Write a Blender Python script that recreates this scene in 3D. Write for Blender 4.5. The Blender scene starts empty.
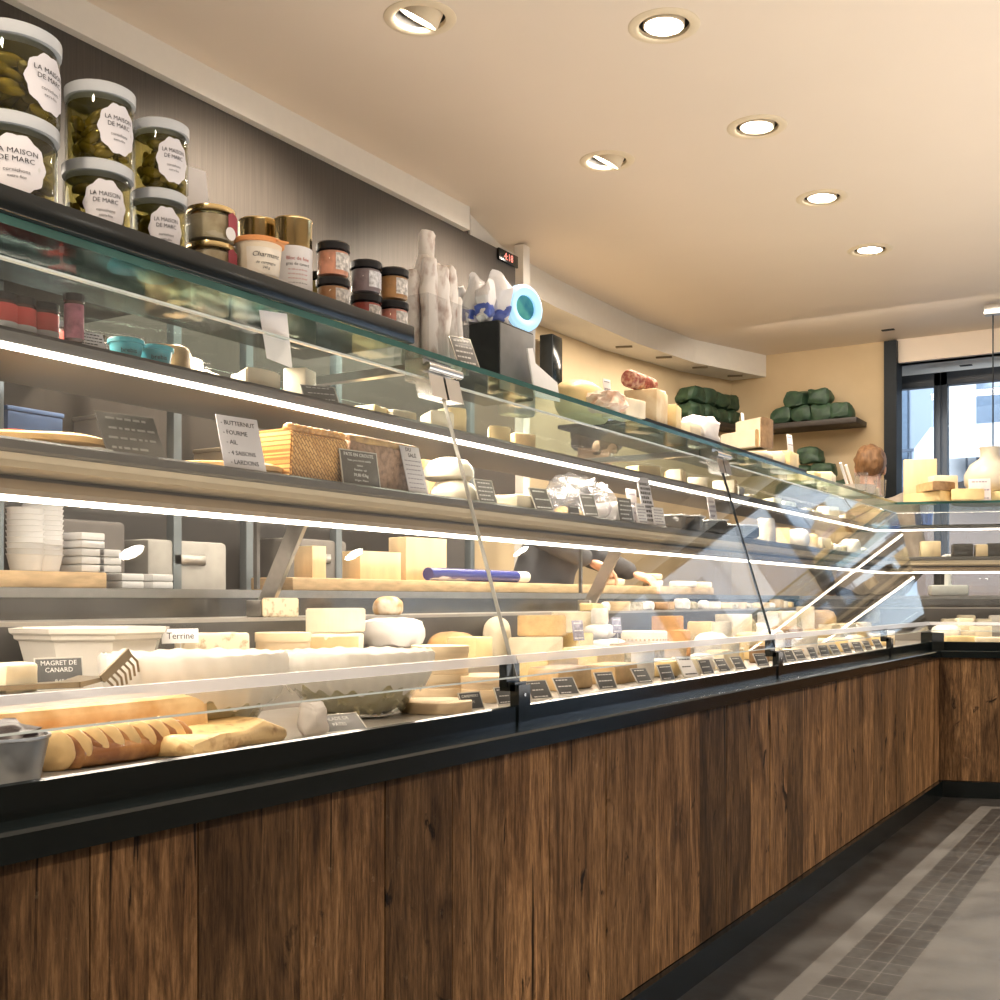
import bpy, bmesh, math, random
from mathutils import Vector, Matrix, Euler, noise
R = random.Random(7)
PI = math.pi
rad = math.radians
scene = bpy.context.scene
COL = scene.collection
# ------------------------------------------------------------------ camera
YAW = rad(31.8); SA, CA = math.sin(YAW), math.cos(YAW); FPX = 1130.0; CAMH = 0.96; HOR = 600.0
cd = bpy.data.cameras.new('camera'); cam = bpy.data.objects.new('camera', cd); COL.objects.link(cam)
cam.location = (0, 0, CAMH); cam.rotation_euler = (rad(90), 0, YAW)
cd.sensor_width = 36; cd.sensor_fit = 'HORIZONTAL'; cd.lens = 36*FPX/1000; cd.shift_y = (HOR-500)/1000; cd.clip_start = 0.02
scene.camera = cam
def depX(px, X): return -X/(SA-(px-500)/FPX*CA)
def yat(px, X):
    return depX(px, X)*(CA+(px-500)/FPX*SA)
def zat(px, py, X): return CAMH+(HOR-py)/FPX*depX(px, X)
def atZ(px, py, Z):
    d = (Z-CAMH)*FPX/(HOR-py); u = (px-500)/FPX
    return Vector((d*(-SA+u*CA), d*(CA+u*SA), Z))
def atY(px, py, Y):
    u = (px-500)/FPX; d = Y/(CA+u*SA)
    return Vector((d*(-SA+u*CA), Y, CAMH+(HOR-py)/FPX*d))
# ------------------------------------------------------------------ materials
MATS = {}
def nt(name):
    m = bpy.data.materials.new(name); m.use_nodes = True
    return m, m.node_tree.nodes, m.node_tree.links, m.node_tree.nodes['Principled BSDF']
def M(name, col=(.8, .8, .8), rough=.5, metal=0., var=.12, scale=25., bump=0., coat=0., spec=.5, stretch=(1, 1, 1), sss=0., detail=4):
    if name in MATS: return MATS[name]
    m, N, L, b = nt(name)
    tc = N.new('ShaderNodeTexCoord'); mp = N.new('ShaderNodeMapping'); mp.inputs['Scale'].default_value = stretch
    L.new(tc.outputs['Object'], mp.inputs['Vector'])
    ns = N.new('ShaderNodeTexNoise'); ns.inputs['Scale'].default_value = scale; ns.inputs['Detail'].default_value = detail
    L.new(mp.outputs['Vector'], ns.inputs['Vector'])
    rp = N.new('ShaderNodeValToRGB')
    rp.color_ramp.elements[0].position = .3; rp.color_ramp.elements[1].position = .72
    rp.color_ramp.elements[0].color = (*[max(0, c*(1-var)) for c in col], 1)
    rp.color_ramp.elements[1].color = (*[min(1, c*(1+var*.6)) for c in col], 1)
    L.new(ns.outputs['Fac'], rp.inputs['Fac']); L.new(rp.outputs['Color'], b.inputs['Base Color'])
    b.inputs['Roughness'].default_value = rough; b.inputs['Metallic'].default_value = metal
    b.inputs['Coat Weight'].default_value = coat; b.inputs['Specular IOR Level'].default_value = spec
    if bump:
        bp = N.new('ShaderNodeBump'); bp.inputs['Strength'].default_value = bump; bp.inputs['Distance'].default_value = .004
        L.new(ns.outputs['Fac'], bp.inputs['Height']); L.new(bp.outputs['Normal'], b.inputs['Normal'])
    MATS[name] = m
    return m
def M2(name, c1, c2, scale=40., rough=.6, bump=.2, lo=.42, hi=.6, stretch=(1, 1, 1), voro=False, metal=0, coat=0):
    """two colours mottled"""
    if name in MATS: return MATS[name]
    m, N, L, b = nt(name)
    tc = N.new('ShaderNodeTexCoord'); mp = N.new('ShaderNodeMapping'); mp.inputs['Scale'].default_value = stretch
    L.new(tc.outputs['Object'], mp.inputs['Vector'])
    if voro:
        ns = N.new('ShaderNodeTexVoronoi'); o = ns.outputs['Distance']
    else:
        ns = N.new('ShaderNodeTexNoise'); ns.inputs['Detail'].default_value = 6; o = ns.outputs['Fac']
    ns.inputs['Scale'].default_value = scale
    L.new(mp.outputs['Vector'], ns.inputs['Vector'])
    rp = N.new('ShaderNodeValToRGB'); e = rp.color_ramp.elements
    e[0].position = lo; e[1].position = hi; e[0].color = (*c1, 1); e[1].color = (*c2, 1)
    L.new(o, rp.inputs['Fac']); L.new(rp.outputs['Color'], b.inputs['Base Color'])
    b.inputs['Roughness'].default_value = rough; b.inputs['Metallic'].default_value = metal; b.inputs['Coat Weight'].default_value = coat
    bp = N.new('ShaderNodeBump'); bp.inputs['Strength'].default_value = bump; bp.inputs['Distance'].default_value = .004
    L.new(o, bp.inputs['Height']); L.new(bp.outputs['Normal'], b.inputs['Normal'])
    MATS[name] = m
    return m
def emit(name, col, s):
    if name in MATS: return MATS[name]
    m, N, L, b = nt(name)
    b.inputs['Base Color'].default_value = (*col, 1)
    b.inputs['Emission Color'].default_value = (*col, 1); b.inputs['Emission Strength'].default_value = s
    MATS[name] = m
    return m
def glassy(name, tint=(1, 1, 1), refl=1.0, rough=0.0, ior=1.5, haze=0.0):
    if name in MATS: return MATS[name]
    m, N, L, b = nt(name); N.remove(b)
    tr = N.new('ShaderNodeBsdfTransparent'); tr.inputs[0].default_value = (*tint, 1)
    gl = N.new('ShaderNodeBsdfGlossy'); gl.inputs['Roughness'].default_value = rough
    lw = N.new('ShaderNodeLayerWeight'); lw.inputs['Blend'].default_value = .5
    pw = N.new('ShaderNodeMath'); pw.operation = 'POWER'; pw.inputs[1].default_value = 5; L.new(lw.outputs['Facing'], pw.inputs[0])
    mu = N.new('ShaderNodeMath'); mu.operation = 'MULTIPLY_ADD'; mu.inputs[1].default_value = min(.95, .95*refl); mu.inputs[2].default_value = .024*refl; mu.use_clamp = True
    L.new(pw.outputs[0], mu.inputs[0])
    mx = N.new('ShaderNodeMixShader'); L.new(mu.outputs[0], mx.inputs[0])
    src = tr
    if haze:
        df = N.new('ShaderNodeBsdfDiffuse'); df.inputs[0].default_value = (.9, .9, .92, 1)
        m2 = N.new('ShaderNodeMixShader'); m2.inputs[0].default_value = haze
        L.new(tr.outputs[0], m2.inputs[1]); L.new(df.outputs[0], m2.inputs[2]); src = m2
    L.new(src.outputs[0], mx.inputs[1]); L.new(gl.outputs[0], mx.inputs[2])
    L.new(mx.outputs[0], N['Material Output'].inputs['Surface'])
    MATS[name] = m
    return m
# ------------------------------------------------------------------ mesh builder
class MB:
    def __init__(s): s.bm = bmesh.new()
    def _add(s, t, mi=0, mat=None):
        if mat is not None: t.transform(mat)
        for f in t.faces: f.material_index = mi
        me = bpy.data.meshes.new('tmp'); t.to_mesh(me); t.free(); s.bm.from_mesh(me); bpy.data.meshes.remove(me)
        return s
    def box(s, c, d, bev=0, mi=0, rot=(0, 0, 0), seg=2):
        t = bmesh.new(); bmesh.ops.create_cube(t, size=1)
        bmesh.ops.scale(t, vec=d, verts=t.verts)
        if bev: bmesh.ops.bevel(t, geom=t.edges[:], offset=min(bev, min(d)*.49), segments=seg, affect='EDGES', profile=.5)
        return s._add(t, mi, Matrix.Translation(c) @ Euler(rot).to_matrix().to_4x4())
    def lathe(s, prof, c=(0, 0, 0), seg=28, mi=0, rot=(0, 0, 0), ang=2*PI, a0=0):
        t = bmesh.new(); full = abs(ang-2*PI) < 1e-6; n = seg if full else seg+1
        rings = []
        for (r, z) in prof:
            if r < 1e-6: rings.append([t.verts.new((0, 0, z))])
            else: rings.append([t.verts.new((r*math.cos(a0+ang*i/seg), r*math.sin(a0+ang*i/seg), z)) for i in range(n)])
        for a, b in zip(rings, rings[1:]):
            for i in range(seg):
                j = (i+1) % n if full else i+1
                if len(a) == 1 and len(b) == 1: continue
                if len(a) == 1: t.faces.new((a[0], b[i], b[j]))
                elif len(b) == 1: t.faces.new((a[i], a[j], b[0]))
                else: t.faces.new((a[i], a[j], b[j], b[i]))
        bmesh.ops.recalc_face_normals(t, faces=t.faces)
        return s._add(t, mi, Matrix.Translation(c) @ Euler(rot).to_matrix().to_4x4())
    def cyl(s, p0, p1, r0, r1=None, seg=16, mi=0):
        r1 = r0 if r1 is None else r1
        p0, p1 = Vector(p0), Vector(p1); d = p1-p0; t = bmesh.new()
        bmesh.ops.create_cone(t, cap_ends=True, segments=seg, radius1=r0, radius2=r1, depth=d.length)
        return s._add(t, mi, Matrix.Translation((p0+p1)/2) @ d.to_track_quat('Z', 'Y').to_matrix().to_4x4())
    def tube(s, pts, r, seg=8, mi=0):
        for a, b in zip(pts, pts[1:]): s.cyl(a, b, r, r, seg, mi)
        for p in pts[1:-1]: s.ell(p, (r, r, r), 1, mi)
        return s
    def ell(s, c, r, sub=3, mi=0, rot=(0, 0, 0), lump=0, lsc=8, seed=0, sq=0):
        t = bmesh.new(); bmesh.ops.create_icosphere(t, subdivisions=sub, radius=1)
        for v in t.verts:
            p = v.co.copy()
            if sq:
                q = Vector([math.copysign(abs(x)**(1-sq), x) for x in p]); p = q
            if lump: p *= 1+lump*noise.noise(Vector((p.x*r[0], p.y*r[1], p.z*r[2]))*lsc/ max(r)*.3+Vector((seed*3.1, seed, 0)))
            v.co = Vector((p.x*r[0], p.y*r[1], p.z*r[2]))
        return s._add(t, mi, Matrix.Translation(c) @ Euler(rot).to_matrix().to_4x4())
    def prism(s, pts, h0, h1, axis='z', mi=0, bev=0, mat=None):
        """pts 2-D outline; axis z: (x,y); axis x: (y,z); axis y: (x,z)"""
        t = bmesh.new()
        f = {'z': lambda p, h: (p[0], p[1], h), 'x': lambda p, h: (h, p[0], p[1]), 'y': lambda p, h: (p[0], h, p[1])}[axis]
        a = [t.verts.new(f(p, h0)) for p in pts]; b = [t.verts.new(f(p, h1)) for p in pts]; n = len(pts)
        t.faces.new(a[::-1]); t.faces.new(b)
        for i in range(n): t.faces.new((a[i], a[(i+1) % n], b[(i+1) % n], b[i]))
        bmesh.ops.recalc_face_normals(t, faces=t.faces)
        if bev: bmesh.ops.bevel(t, geom=t.edges[:], offset=bev, segments=2, affect='EDGES')
        return s._add(t, mi, mat)
    def quad(s, ps, mi=0):
        t = bmesh.new(); t.faces.new([t.verts.new(p) for p in ps]); return s._add(t, mi)
    def loft(s, A, B, mi=0):
        """closed prism between two equal outlines of 3-D points"""
        t = bmesh.new(); a = [t.verts.new(p) for p in A]; b = [t.verts.new(p) for p in B]; n = len(A)
        t.faces.new(a[::-1]); t.faces.new(b)
        for i in range(n): t.faces.new((a[i], a[(i+1) % n], b[(i+1) % n], b[i]))
        bmesh.ops.recalc_face_normals(t, faces=t.faces)
        return s._add(t, mi)
    def lump(s, amt, sc, seed=0):
        for v in s.bm.verts:
            p = v.co*sc+Vector((seed*7.3, seed*1.7, seed))
            v.co += Vector((noise.noise(p), noise.noise(p+Vector((31, 0, 0))), noise.noise(p+Vector((0, 57, 0)))))*amt
        return s
    def sub(s, cuts=1):
        bmesh.ops.subdivide_edges(s.bm, edges=s.bm.edges[:], cuts=cuts, use_grid_fill=True); return s
    def build(s, name, mats, parent=None, loc=(0, 0, 0), rot=(0, 0, 0), ang=38):
        me = bpy.data.meshes.new(name); s.bm.to_mesh(me); s.bm.free()
        for m in (mats if isinstance(mats, (list, tuple)) else [mats]): me.materials.append(m)
        for p in me.polygons: p.use_smooth = True
        me.set_sharp_from_angle(angle=rad(ang))
        o = bpy.data.objects.new(name, me); COL.objects.link(o)
        o.location = loc; o.rotation_euler = rot
        if parent: o.parent = parent
        return o
def tag(o, label=None, cat=None, group=None, kind=None):
    if label: o['label'] = label
    if cat: o['category'] = cat
    if group: o['group'] = group
    if kind: o['kind'] = kind
    return o
def empty(name, loc=(0, 0, 0), rot=(0, 0, 0), label=None, cat=None, group=None):
    o = bpy.data.objects.new(name, None); o.empty_display_size = .05; COL.objects.link(o)
    o.location = loc; o.rotation_euler = rot
    return tag(o, label, cat, group)
def copy_tree(o, parent=None):
    c = o.copy(); COL.objects.link(c)
    if parent: c.parent = parent
    for ch in list(o.children): copy_tree(ch, c)
    return c
def struct(name, mb, mat, ang=38):
    return tag(mb.build(name, mat, ang=ang), kind='structure')
def letters(body, size, mat, parent, loc=(0, 0, 0), rot=(rad(90), 0, rad(90)), align='CENTER', name='lettering', shear=0, extr=.0002, space=1.0):
    c = bpy.data.curves.new('lettering', 'FONT'); c.body = body; c.size = size; c.align_x = align; c.align_y = 'CENTER'
    c.extrude = extr; c.shear = shear; c.resolution_u = 2; c.space_line = space
    t = bpy.data.objects.new('tmp', c); COL.objects.link(t)
    dg = bpy.context.evaluated_depsgraph_get(); dg.update()
    me = bpy.data.meshes.new_from_object(t.evaluated_get(dg)); me.name = name
    bpy.data.objects.remove(t); bpy.data.curves.remove(c)
    me.materials.clear(); me.materials.append(mat)
    o = bpy.data.objects.new(name, me); COL.objects.link(o); o.location = loc; o.rotation_euler = rot; o.parent = parent
    return o
ORD = ['zeroth', 'first', 'second', 'third', 'fourth', 'fifth', 'sixth', 'seventh', 'eighth', 'ninth', 'tenth', 'eleventh', 'twelfth', 'thirteenth', 'fourteenth', 'fifteenth', 'sixteenth', 'seventeenth', 'eighteenth', 'nineteenth', 'twentieth']
def ordw(i):
    if i <= 20: return ORD[i]
    t = {2: 'twenty', 3: 'thirty', 4: 'forty'}[i//10]
    return (t+'-'+ORD[i % 10]) if i % 10 else {2: 'twentieth', 3: 'thirtieth', 4: 'fortieth'}[i//10]
# ------------------------------------------------------------------ palette
BLACK = M('black_powder_coat', (.005, .008, .009), .17, var=.2, spec=.4)
BLACKM = M('matt_black', (.014, .017, .019), .55, var=.2, spec=.25)
STEEL = M('brushed_steel', (.50, .48, .45), .28, 1., var=.08, scale=60, stretch=(1, 12, 1))
CHROME = M('clamp_metal', (.60, .59, .57), .22, 1., var=.05)
GREYM = M('grey_shelf_metal', (.075, .07, .065), .45, .1, var=.06)
BEIGEM = M('beige_shelf_profile', (.48, .39, .27), .4, .2, var=.06)
DECKM = M('deck_sheet', (.40, .37, .33), .35, .4, var=.06)
DARKIN = M('dark_inner_panel', (.10, .095, .09), .3, .3, var=.1)
GLASS = glassy('clear_case_glass', (.98, .99, .985), 1.15)
TOPGLASS = glassy('top_shelf_glass', (.80, .89, .87), .32)
GEDGE = M('green_glass_edge', (.035, .11, .095), .15, var=.25, scale=12)
CLEARP = glassy('clear_plastic', (.96, .96, .96), 1.6, .04, haze=.02)
LEDREFL = glassy('led_reflection_haze', (.85, .85, .88), 1., .3, haze=.36)
JARG = glassy('jar_glass', (.93, .95, .92), 1.5)
LEDM = emit('led_strip', (1., .88, .74), 10.)
PAPER = M('white_paper', (.82, .80, .80), .7, var=.05)
PARCH = M('parchment_liner', (.86, .82, .78), .6, var=.06, bump=.3, scale=14)
_n = PARCH.node_tree; _t = _n.nodes.new('ShaderNodeBsdfTranslucent'); _t.inputs[0].default_value = (.88, .83, .76, 1); _m = _n.nodes.new('ShaderNodeMixShader'); _m.inputs[0].default_value = .45
_n.links.new(_n.nodes['Principled BSDF'].outputs[0], _m.inputs[1]); _n.links.new(_t.outputs[0], _m.inputs[2]); _n.links.new(_m.outputs[0], _n.nodes['Material Output'].inputs[0])
SLATE = M('slate_tag', (.10, .10, .10), .4, var=.2)
CHALK = M('chalk_lettering', (.78, .77, .74), .8, var=.05)
INK = M('black_ink', (.03, .03, .04), .8, var=.1)
REDINK = M('red_ink', (.6, .08, .06), .8)
FRAMEM = M('silver_tag_edge', (.66, .63, .57), .3, .6)
WOODL = M('pale_poplar_box', (.80, .62, .40), .6, var=.16, scale=9, stretch=(1, 1, 9))
WOODB = M('butcher_board', (.66, .45, .25), .5, var=.3, scale=7, stretch=(2, 2, 9))
PINE = M('pale_wood_panel', (.80, .62, .38), .55, var=.14, scale=5, stretch=(6, 6, 1))
CREAM = M('cream_cheese_rind', (.86, .75, .55), .55, var=.17, scale=18, bump=.15)
IVORY = M('ivory_paste', (.90, .80, .60), .5, var=.17, scale=14, bump=.06)
WHITEC = M('white_bloomy_rind', (.88, .83, .76), .8, var=.17, scale=30, bump=.35)
YELLOW = M('yellow_paste', (.86, .66, .33), .45, var=.17, scale=14, bump=.06)
OCHRE = M('ochre_rind', (.62, .42, .20), .6, var=.25, scale=30, bump=.3)
BROWNR = M('brown_rind', (.36, .22, .11), .7, var=.35, scale=35, bump=.4)
GREYR = M2('grey_green_rind', (.33, .29, .18), (.62, .54, .38), 60, .8, .4)
ORANGER = M('orange_rind', (.78, .42, .16), .5, var=.2, scale=25, bump=.2)
SPECK = M2('speckled_terrine', (.80, .68, .48), (.45, .33, .20), 55, .5, .15, .52, .66)
BLUEC = M2('blue_veined_paste', (.86, .79, .63), (.28, .34, .33), 40, .5, .1, .56, .66)
PATE = M2('pate_meat', (.42, .26, .17), (.22, .13, .08), 90, .5, .3, .4, .65)
CRUST = M('baked_crust', (.68, .36, .12), .42, var=.4, scale=14, bump=.4, coat=.15)
CRUSTL = M('golden_pastry', (.84, .56, .24), .45, var=.25, scale=16, bump=.35, coat=.1)
WRAPW = M('white_wrapping', (.88, .84, .82), .35, var=.08, scale=12, bump=.8)
GOLD = M('gold_tin', (.80, .62, .32), .2, 1., var=.05)
SKIN = M('skin', (.78, .47, .34), .5, var=.08, scale=20)
# ------------------------------------------------------------------ room
PLASTER = M('beige_ceiling_paint', (.81, .70, .585), .55, var=.02, scale=2)
SANDY = M2('sandy_plaster', (.56, .43, .26), (.66, .52, .33), 2.2, .8, .05, .3, .7)
WHITEP = M('white_trim_paint', (.80, .76, .70), .6, var=.02)
DARKW = M('brushed_brown_panel', (.060, .051, .044), .55, var=.30, scale=30, stretch=(1, 5, .12), detail=6)
CEIL = 2.65
YW = 7.6
mb = MB().box((.6, 7.94, 2.545), (5.3, .6, .09)); struct('trim_1', mb, M('lower_ceiling', (.74, .70, .64), .5, var=.02))
# floor material: dark stone tiles, lighter edging and mosaic band that turns with the counter
def floor_mat():
    m, N, L, b = nt('stone_floor')
    tc = N.new('ShaderNodeTexCoord'); sp = N.new('ShaderNodeSeparateXYZ'); L.new(tc.outputs['Object'], sp.inputs[0])
    n1 = N.new('ShaderNodeTexNoise'); n1.inputs['Scale'].default_value = 5; n1.inputs['Detail'].default_value = 9; n1.inputs['Roughness'].default_value = .65
    L.new(tc.outputs['Object'], n1.inputs['Vector'])
    def ramp(c0, c1, inp, p0=.3, p1=.7):
        r = N.new('ShaderNodeValToRGB'); r.color_ramp.elements[0].position = p0; r.color_ramp.elements[1].position = p1
        r.color_ramp.elements[0].color = (*c0, 1); r.color_ramp.elements[1].color = (*c1, 1); L.new(inp, r.inputs[0]); return r.outputs[0]
    br = N.new('ShaderNodeTexBrick'); br.inputs['Scale'].default_value = 1
    br.inputs['Color1'].default_value = (.012, .0115, .0115, 1); br.inputs['Color2'].default_value = (.028, .027, .026, 1); br.inputs['Mortar'].default_value = (.085, .083, .08, 1)
    br.inputs['Brick Width'].default_value = .058; br.inputs['Row Height'].default_value = .088; br.inputs['Mortar Size'].default_value = .0022; br.offset = 0.0
    mp = N.new('ShaderNodeMapping'); L.new(tc.outputs['Object'], mp.inputs[0]); mp.inputs['Location'].default_value = (.817, 0, 0)
    L.new(mp.outputs[0], br.inputs['Vector'])
    nb = N.new('ShaderNodeMixRGB'); nb.blend_type = 'OVERLAY'; nb.inputs[0].default_value = .8; L.new(br.outputs['Color'], nb.inputs[1]); 
    n2 = N.new('ShaderNodeTexNoise'); n2.inputs['Scale'].default_value = 45; L.new(mp.outputs[0], n2.inputs['Vector']); L.new(n2.outputs['Fac'], nb.inputs[2])
    dark = ramp((.008, .0078, .0076), (.020, .019, .018), n1.outputs['Fac'])
    grey = ramp((.055, .054, .053), (.10, .098, .095), n1.outputs['Fac'])
    edge = ramp((.06, .059, .058), (.105, .103, .10), n1.outputs['Fac'])
    # distance coordinate q: band follows main counter in x and the wing in (x,y)
    def math2(op, a, bb):
        q = N.new('ShaderNodeMath'); q.operation = op
        for i, v in enumerate((a, bb)):
            if isinstance(v, (int, float)): q.inputs[i].default_value = v
            else: L.new(v, q.inputs[i])
        return q.outputs[0]
    d1 = math2('ADD', sp.outputs['X'], 1.087)                       # distance from main front
    wx = math2('MULTIPLY', math2('ADD', sp.outputs['X'], 1.087), .305); wy = math2('MULTIPLY', math2('SUBTRACT', sp.outputs['Y'], 5.83), -.952)
    d2 = math2('ADD', wx, wy)                                        # distance from wing front
    d = math2('MINIMUM', d1, math2('ADD', d2, -.02))
    def step(t): return math2('GREATER_THAN', d, t)
    def mix(f, a, c):
        x = N.new('ShaderNodeMixRGB'); L.new(f, x.inputs[0]); L.new(a, x.inputs[1]); L.new(c, x.inputs[2]); return x.outputs[0]
    c = mix(step(.215), dark, edge); c = mix(step(.268), c, nb.outputs[0]); c = mix(step(.445), c, grey)
    L.new(c, b.inputs['Base Color'])
    L.new(ramp((.30,)*3, (.55,)*3, n1.outputs['Fac']), b.inputs['Roughness'])
    bp = N.new('ShaderNodeBump'); bp.inputs['Strength'].default_value = .15; bp.inputs['Distance'].default_value = .003
    L.new(n1.outputs['Fac'], bp.inputs['Height']); L.new(bp.outputs[0], b.inputs['Normal'])
    return m
struct('floor', MB().box((.0, 2.8, -.05), (6.6, 11.6, .1)), floor_mat())
XW = -2.72
struct('wall_left', MB().box((XW-.06, .82, CEIL/2), (.1, 6.64, CEIL)), M('grey_back_wall', (.085, .08, .078), .6, var=.05, scale=3))
panel = MB().box((XW+.005, 1.0, (1.35+2.55)/2), (.03, 6.98, 1.2), .002); tag(panel.build('wall_panel', DARKW), 'long dark brown brushed wall panel behind the counter under the ceiling', 'wall panel')
struct('trim_2', MB().box((XW+.02, .78, 2.60), (.06, 6.56, .1)), WHITEP)
# curved back wall with soffit
bw = [(-2.88, 4.14), (-3.1, 4.3), (-3.16, 5.2), (-3.13, 6.2), (-2.98, 7.1), (-2.80, YW)]
mbw = MB()
for p, q in zip(bw, bw[1:]): mbw.loft([(p[0], p[1], 0), (q[0], q[1], 0), (q[0]-.1, q[1], 0), (p[0]-.1, p[1], 0)], [(p[0], p[1], CEIL), (q[0], q[1], CEIL), (q[0]-.1, q[1], CEIL), (p[0]-.1, p[1], CEIL)])
struct('wall_back', mbw, SANDY)
sf = [(-2.72, 4.14), (-2.84, 4.6), (-2.88, 5.2), (-2.875, 6.2), (-2.79, 6.9), (-2.55, YW)]
ms = MB()
for (p, q), (r, t) in zip(zip(sf, sf[1:]), zip(bw, bw[1:])):
    ms.loft([(p[0], p[1], 2.5), (q[0], q[1], 2.5), (t[0], t[1], 2.5), (r[0], r[1], 2.5)], [(p[0], p[1], CEIL), (q[0], q[1], CEIL), (t[0], t[1], CEIL), (r[0], r[1], CEIL)])
struct('trim_3', ms, WHITEP)
y4 = yat(522, -2.74); struct('trim_4', MB().box((-2.74, y4, 1.32), (.05, .06, 2.64)), WHITEP)
for i, px in enumerate((624, 664, 700, 735)):
    py = (347, 357.5, 367.5, 376)[i]; p = atZ(px, py, 2.495)
    ang = 1.45 - .1*i
    tag(MB().box((0, 0, 0), (.035, .10, .006), .001).build('ceiling_vent', M('vent_slot', (.22, .18, .12), .6), loc=p, rot=(0, 0, rad(-70))), f'short dark slot vent under the white soffit, {ordw(i+1)} from the left', 'vent', 'soffit vents')
struct('wall_far', MB().box((-2.27, YW+.05, CEIL/2), (1.06, .1, CEIL)), SANDY)
p = atY(885, 400, YW-.02); q = atY(897.5, 400, YW-.02)
struct('trim_5', MB().box(((p.x+q.x)/2, YW+.03, 1.32), (q.x-p.x, .16, 2.64)), M('charcoal_pillar', (.012, .017, .022), .5, spec=.25))
struct('trim_6', MB().box((.78, YW+.06, 2.575), (5.04, .12, .15)), PLASTER)
struct('wall_right', MB().box((3.3, 2.8, CEIL/2), (.1, 10.6, CEIL)), M('warm_side_wall', (.40, .33, .25), .7, var=.05))
struct('wall_front', MB().box((0, -2.55, CEIL/2), (6.6, .1, CEIL)), M('warm_front_wall', (.38, .31, .24), .7, var=.05))
struct('wall_recess', MB().box((-2.2, 7.92, 1.3), (.1, .5, 2.6)), M('dark_recess', (.05, .055, .065), .6))
# window wall towards the street
YG = 8.1
FR = M('window_frame_black', (.02, .024, .03), .4)
def window(n, x0, x1):
    r = empty('window_%d' % n, ((x0+x1)/2, YG, 0)); r['kind'] = 'structure'; w = (x1-x0)/2
    f = MB()
    for x in (-w+.022, w-.022): f.box((x, 0, 1.25), (.044, .07, 2.5), .003)
    for z in (.045, 2.455): f.box((0, 0, z), (2*w, .07, .09), .003)
    f.build('window_frame', FR, r)
    MB().box((0, 0, 1.25), (2*w-.08, .008, 2.36)).build('pane', glassy('window_glass', (.93, .96, .98), 1.), r)
    return r
post = atY(941.5, 400, YG).x
wp = atY(936, 400, YG).x; 
for i, (a, b) in enumerate(((-2.15, post), (post, post+1.15), (post+1.15, post+2.3), (post+2.3, 3.25))): window(i+1, a, b)
# street outside
STREET = M('street_paving', (.30, .32, .35), .8)
tag(MB().box((1, 14, -.06), (26, 10, .1)).build('street', STREET), kind='structure')
def facade(x0, x1, y, h, colr, label):
    r = empty('town_building', ((x0+x1)/2, y, 0), label=label, cat='building', group='buildings across the street')
    w = x1-x0
    MB().box((0, .5, h/2), (w, 1, h)).build('facade', colr, r)
    n = max(2, int(w/1.6))
    for fl in range(1, 4):
        for i in range(n):
            x = -w/2+(i+.5)*w/n; z = .8+fl*2.6
            if z+1 > h: continue
            fr = MB(); fr.box((x, -.03, z), (.95, .08, 1.75), .01); fr.build('window', M('outside_window', (.20, .26, .34), .15), r)
            bal = MB(); bal.box((x, -.14, z-.9), (1.25, .3, .07), .01)
            for k in range(9): bal.box((x-.56+.14*k, -.26, z-.62), (.025, .02, .5))
            bal.box((x, -.26, z-.36), (1.2, .04, .04)); bal.build('balcony', M('balcony_iron', (.10, .13, .18), .5), r)
    return r
STONE = M('pale_stone_facade', (.80, .80, .80), .8, var=.05, scale=2)
facade(-10.5, -3.05, 16.6, 11.5, M('grey_stone_facade', (.40, .46, .54), .8, var=.06, scale=2), 'pale grey town building with iron balconies across the street, left of the dark post')
facade(-3.0, 2.6, 16.2, 11.5, STONE, 'bright white stone building across the street, right of the dark window post')
facade(2.7, 9.5, 16.6, 11.5, M('blue_stone_facade', (.72, .75, .80), .8, var=.05, scale=2), 'pale bluish town building furthest to the right across the street')
aw = empty('shop_awning', (-2.1, 14.6, 0), label='white shop awning on the building across the street, over a brown front', cat='awning')
MB().prism([(0, 3.25), (1.0, 2.85), (1.0, 2.7), (0, 3.15)], -.95, .95, 'x', mat=Matrix.Scale(-1, 4, (0, 1, 0)) ).build('canopy', M('white_canvas', (.85, .86, .88), .7), aw, (0, 1.15, 0))
MB().box((0, 1.1, 1.25), (2.2, .1, 2.5), .01).build('shop_front', M('brown_shop_front', (.22, .14, .10), .5), aw)
# pendant cable lamp near the window
p = atY(993, 440, 6.9)
pl = empty('pendant_lamp', (p.x, 6.9, 0), label='thin wire pendant hanging from a small grey ceiling rose by the window', cat='lamp')
MB().cyl((0, 0, 1.72), (0, 0, 2.58), .004, seg=8).build('cable', BLACKM, pl)
MB().box((0, 0, 2.60), (.09, .06, .06), .006).build('ceiling_rose', STEEL, pl)
for k, (px, py, z, yy) in enumerate(((888, 330, 2.648, 0), (966, 365.5, 2.498, 0))):
    q = atZ(px, py, z)
    tag(MB().box((0, 0, 0), (.075, .035, .004)).build('ceiling_slot', BLACKM, loc=(q.x, q.y, z)), ('black slot in the main ceiling left of the pillar top', 'black slot in the lower ceiling over the window')[k], 'vent')
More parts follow.
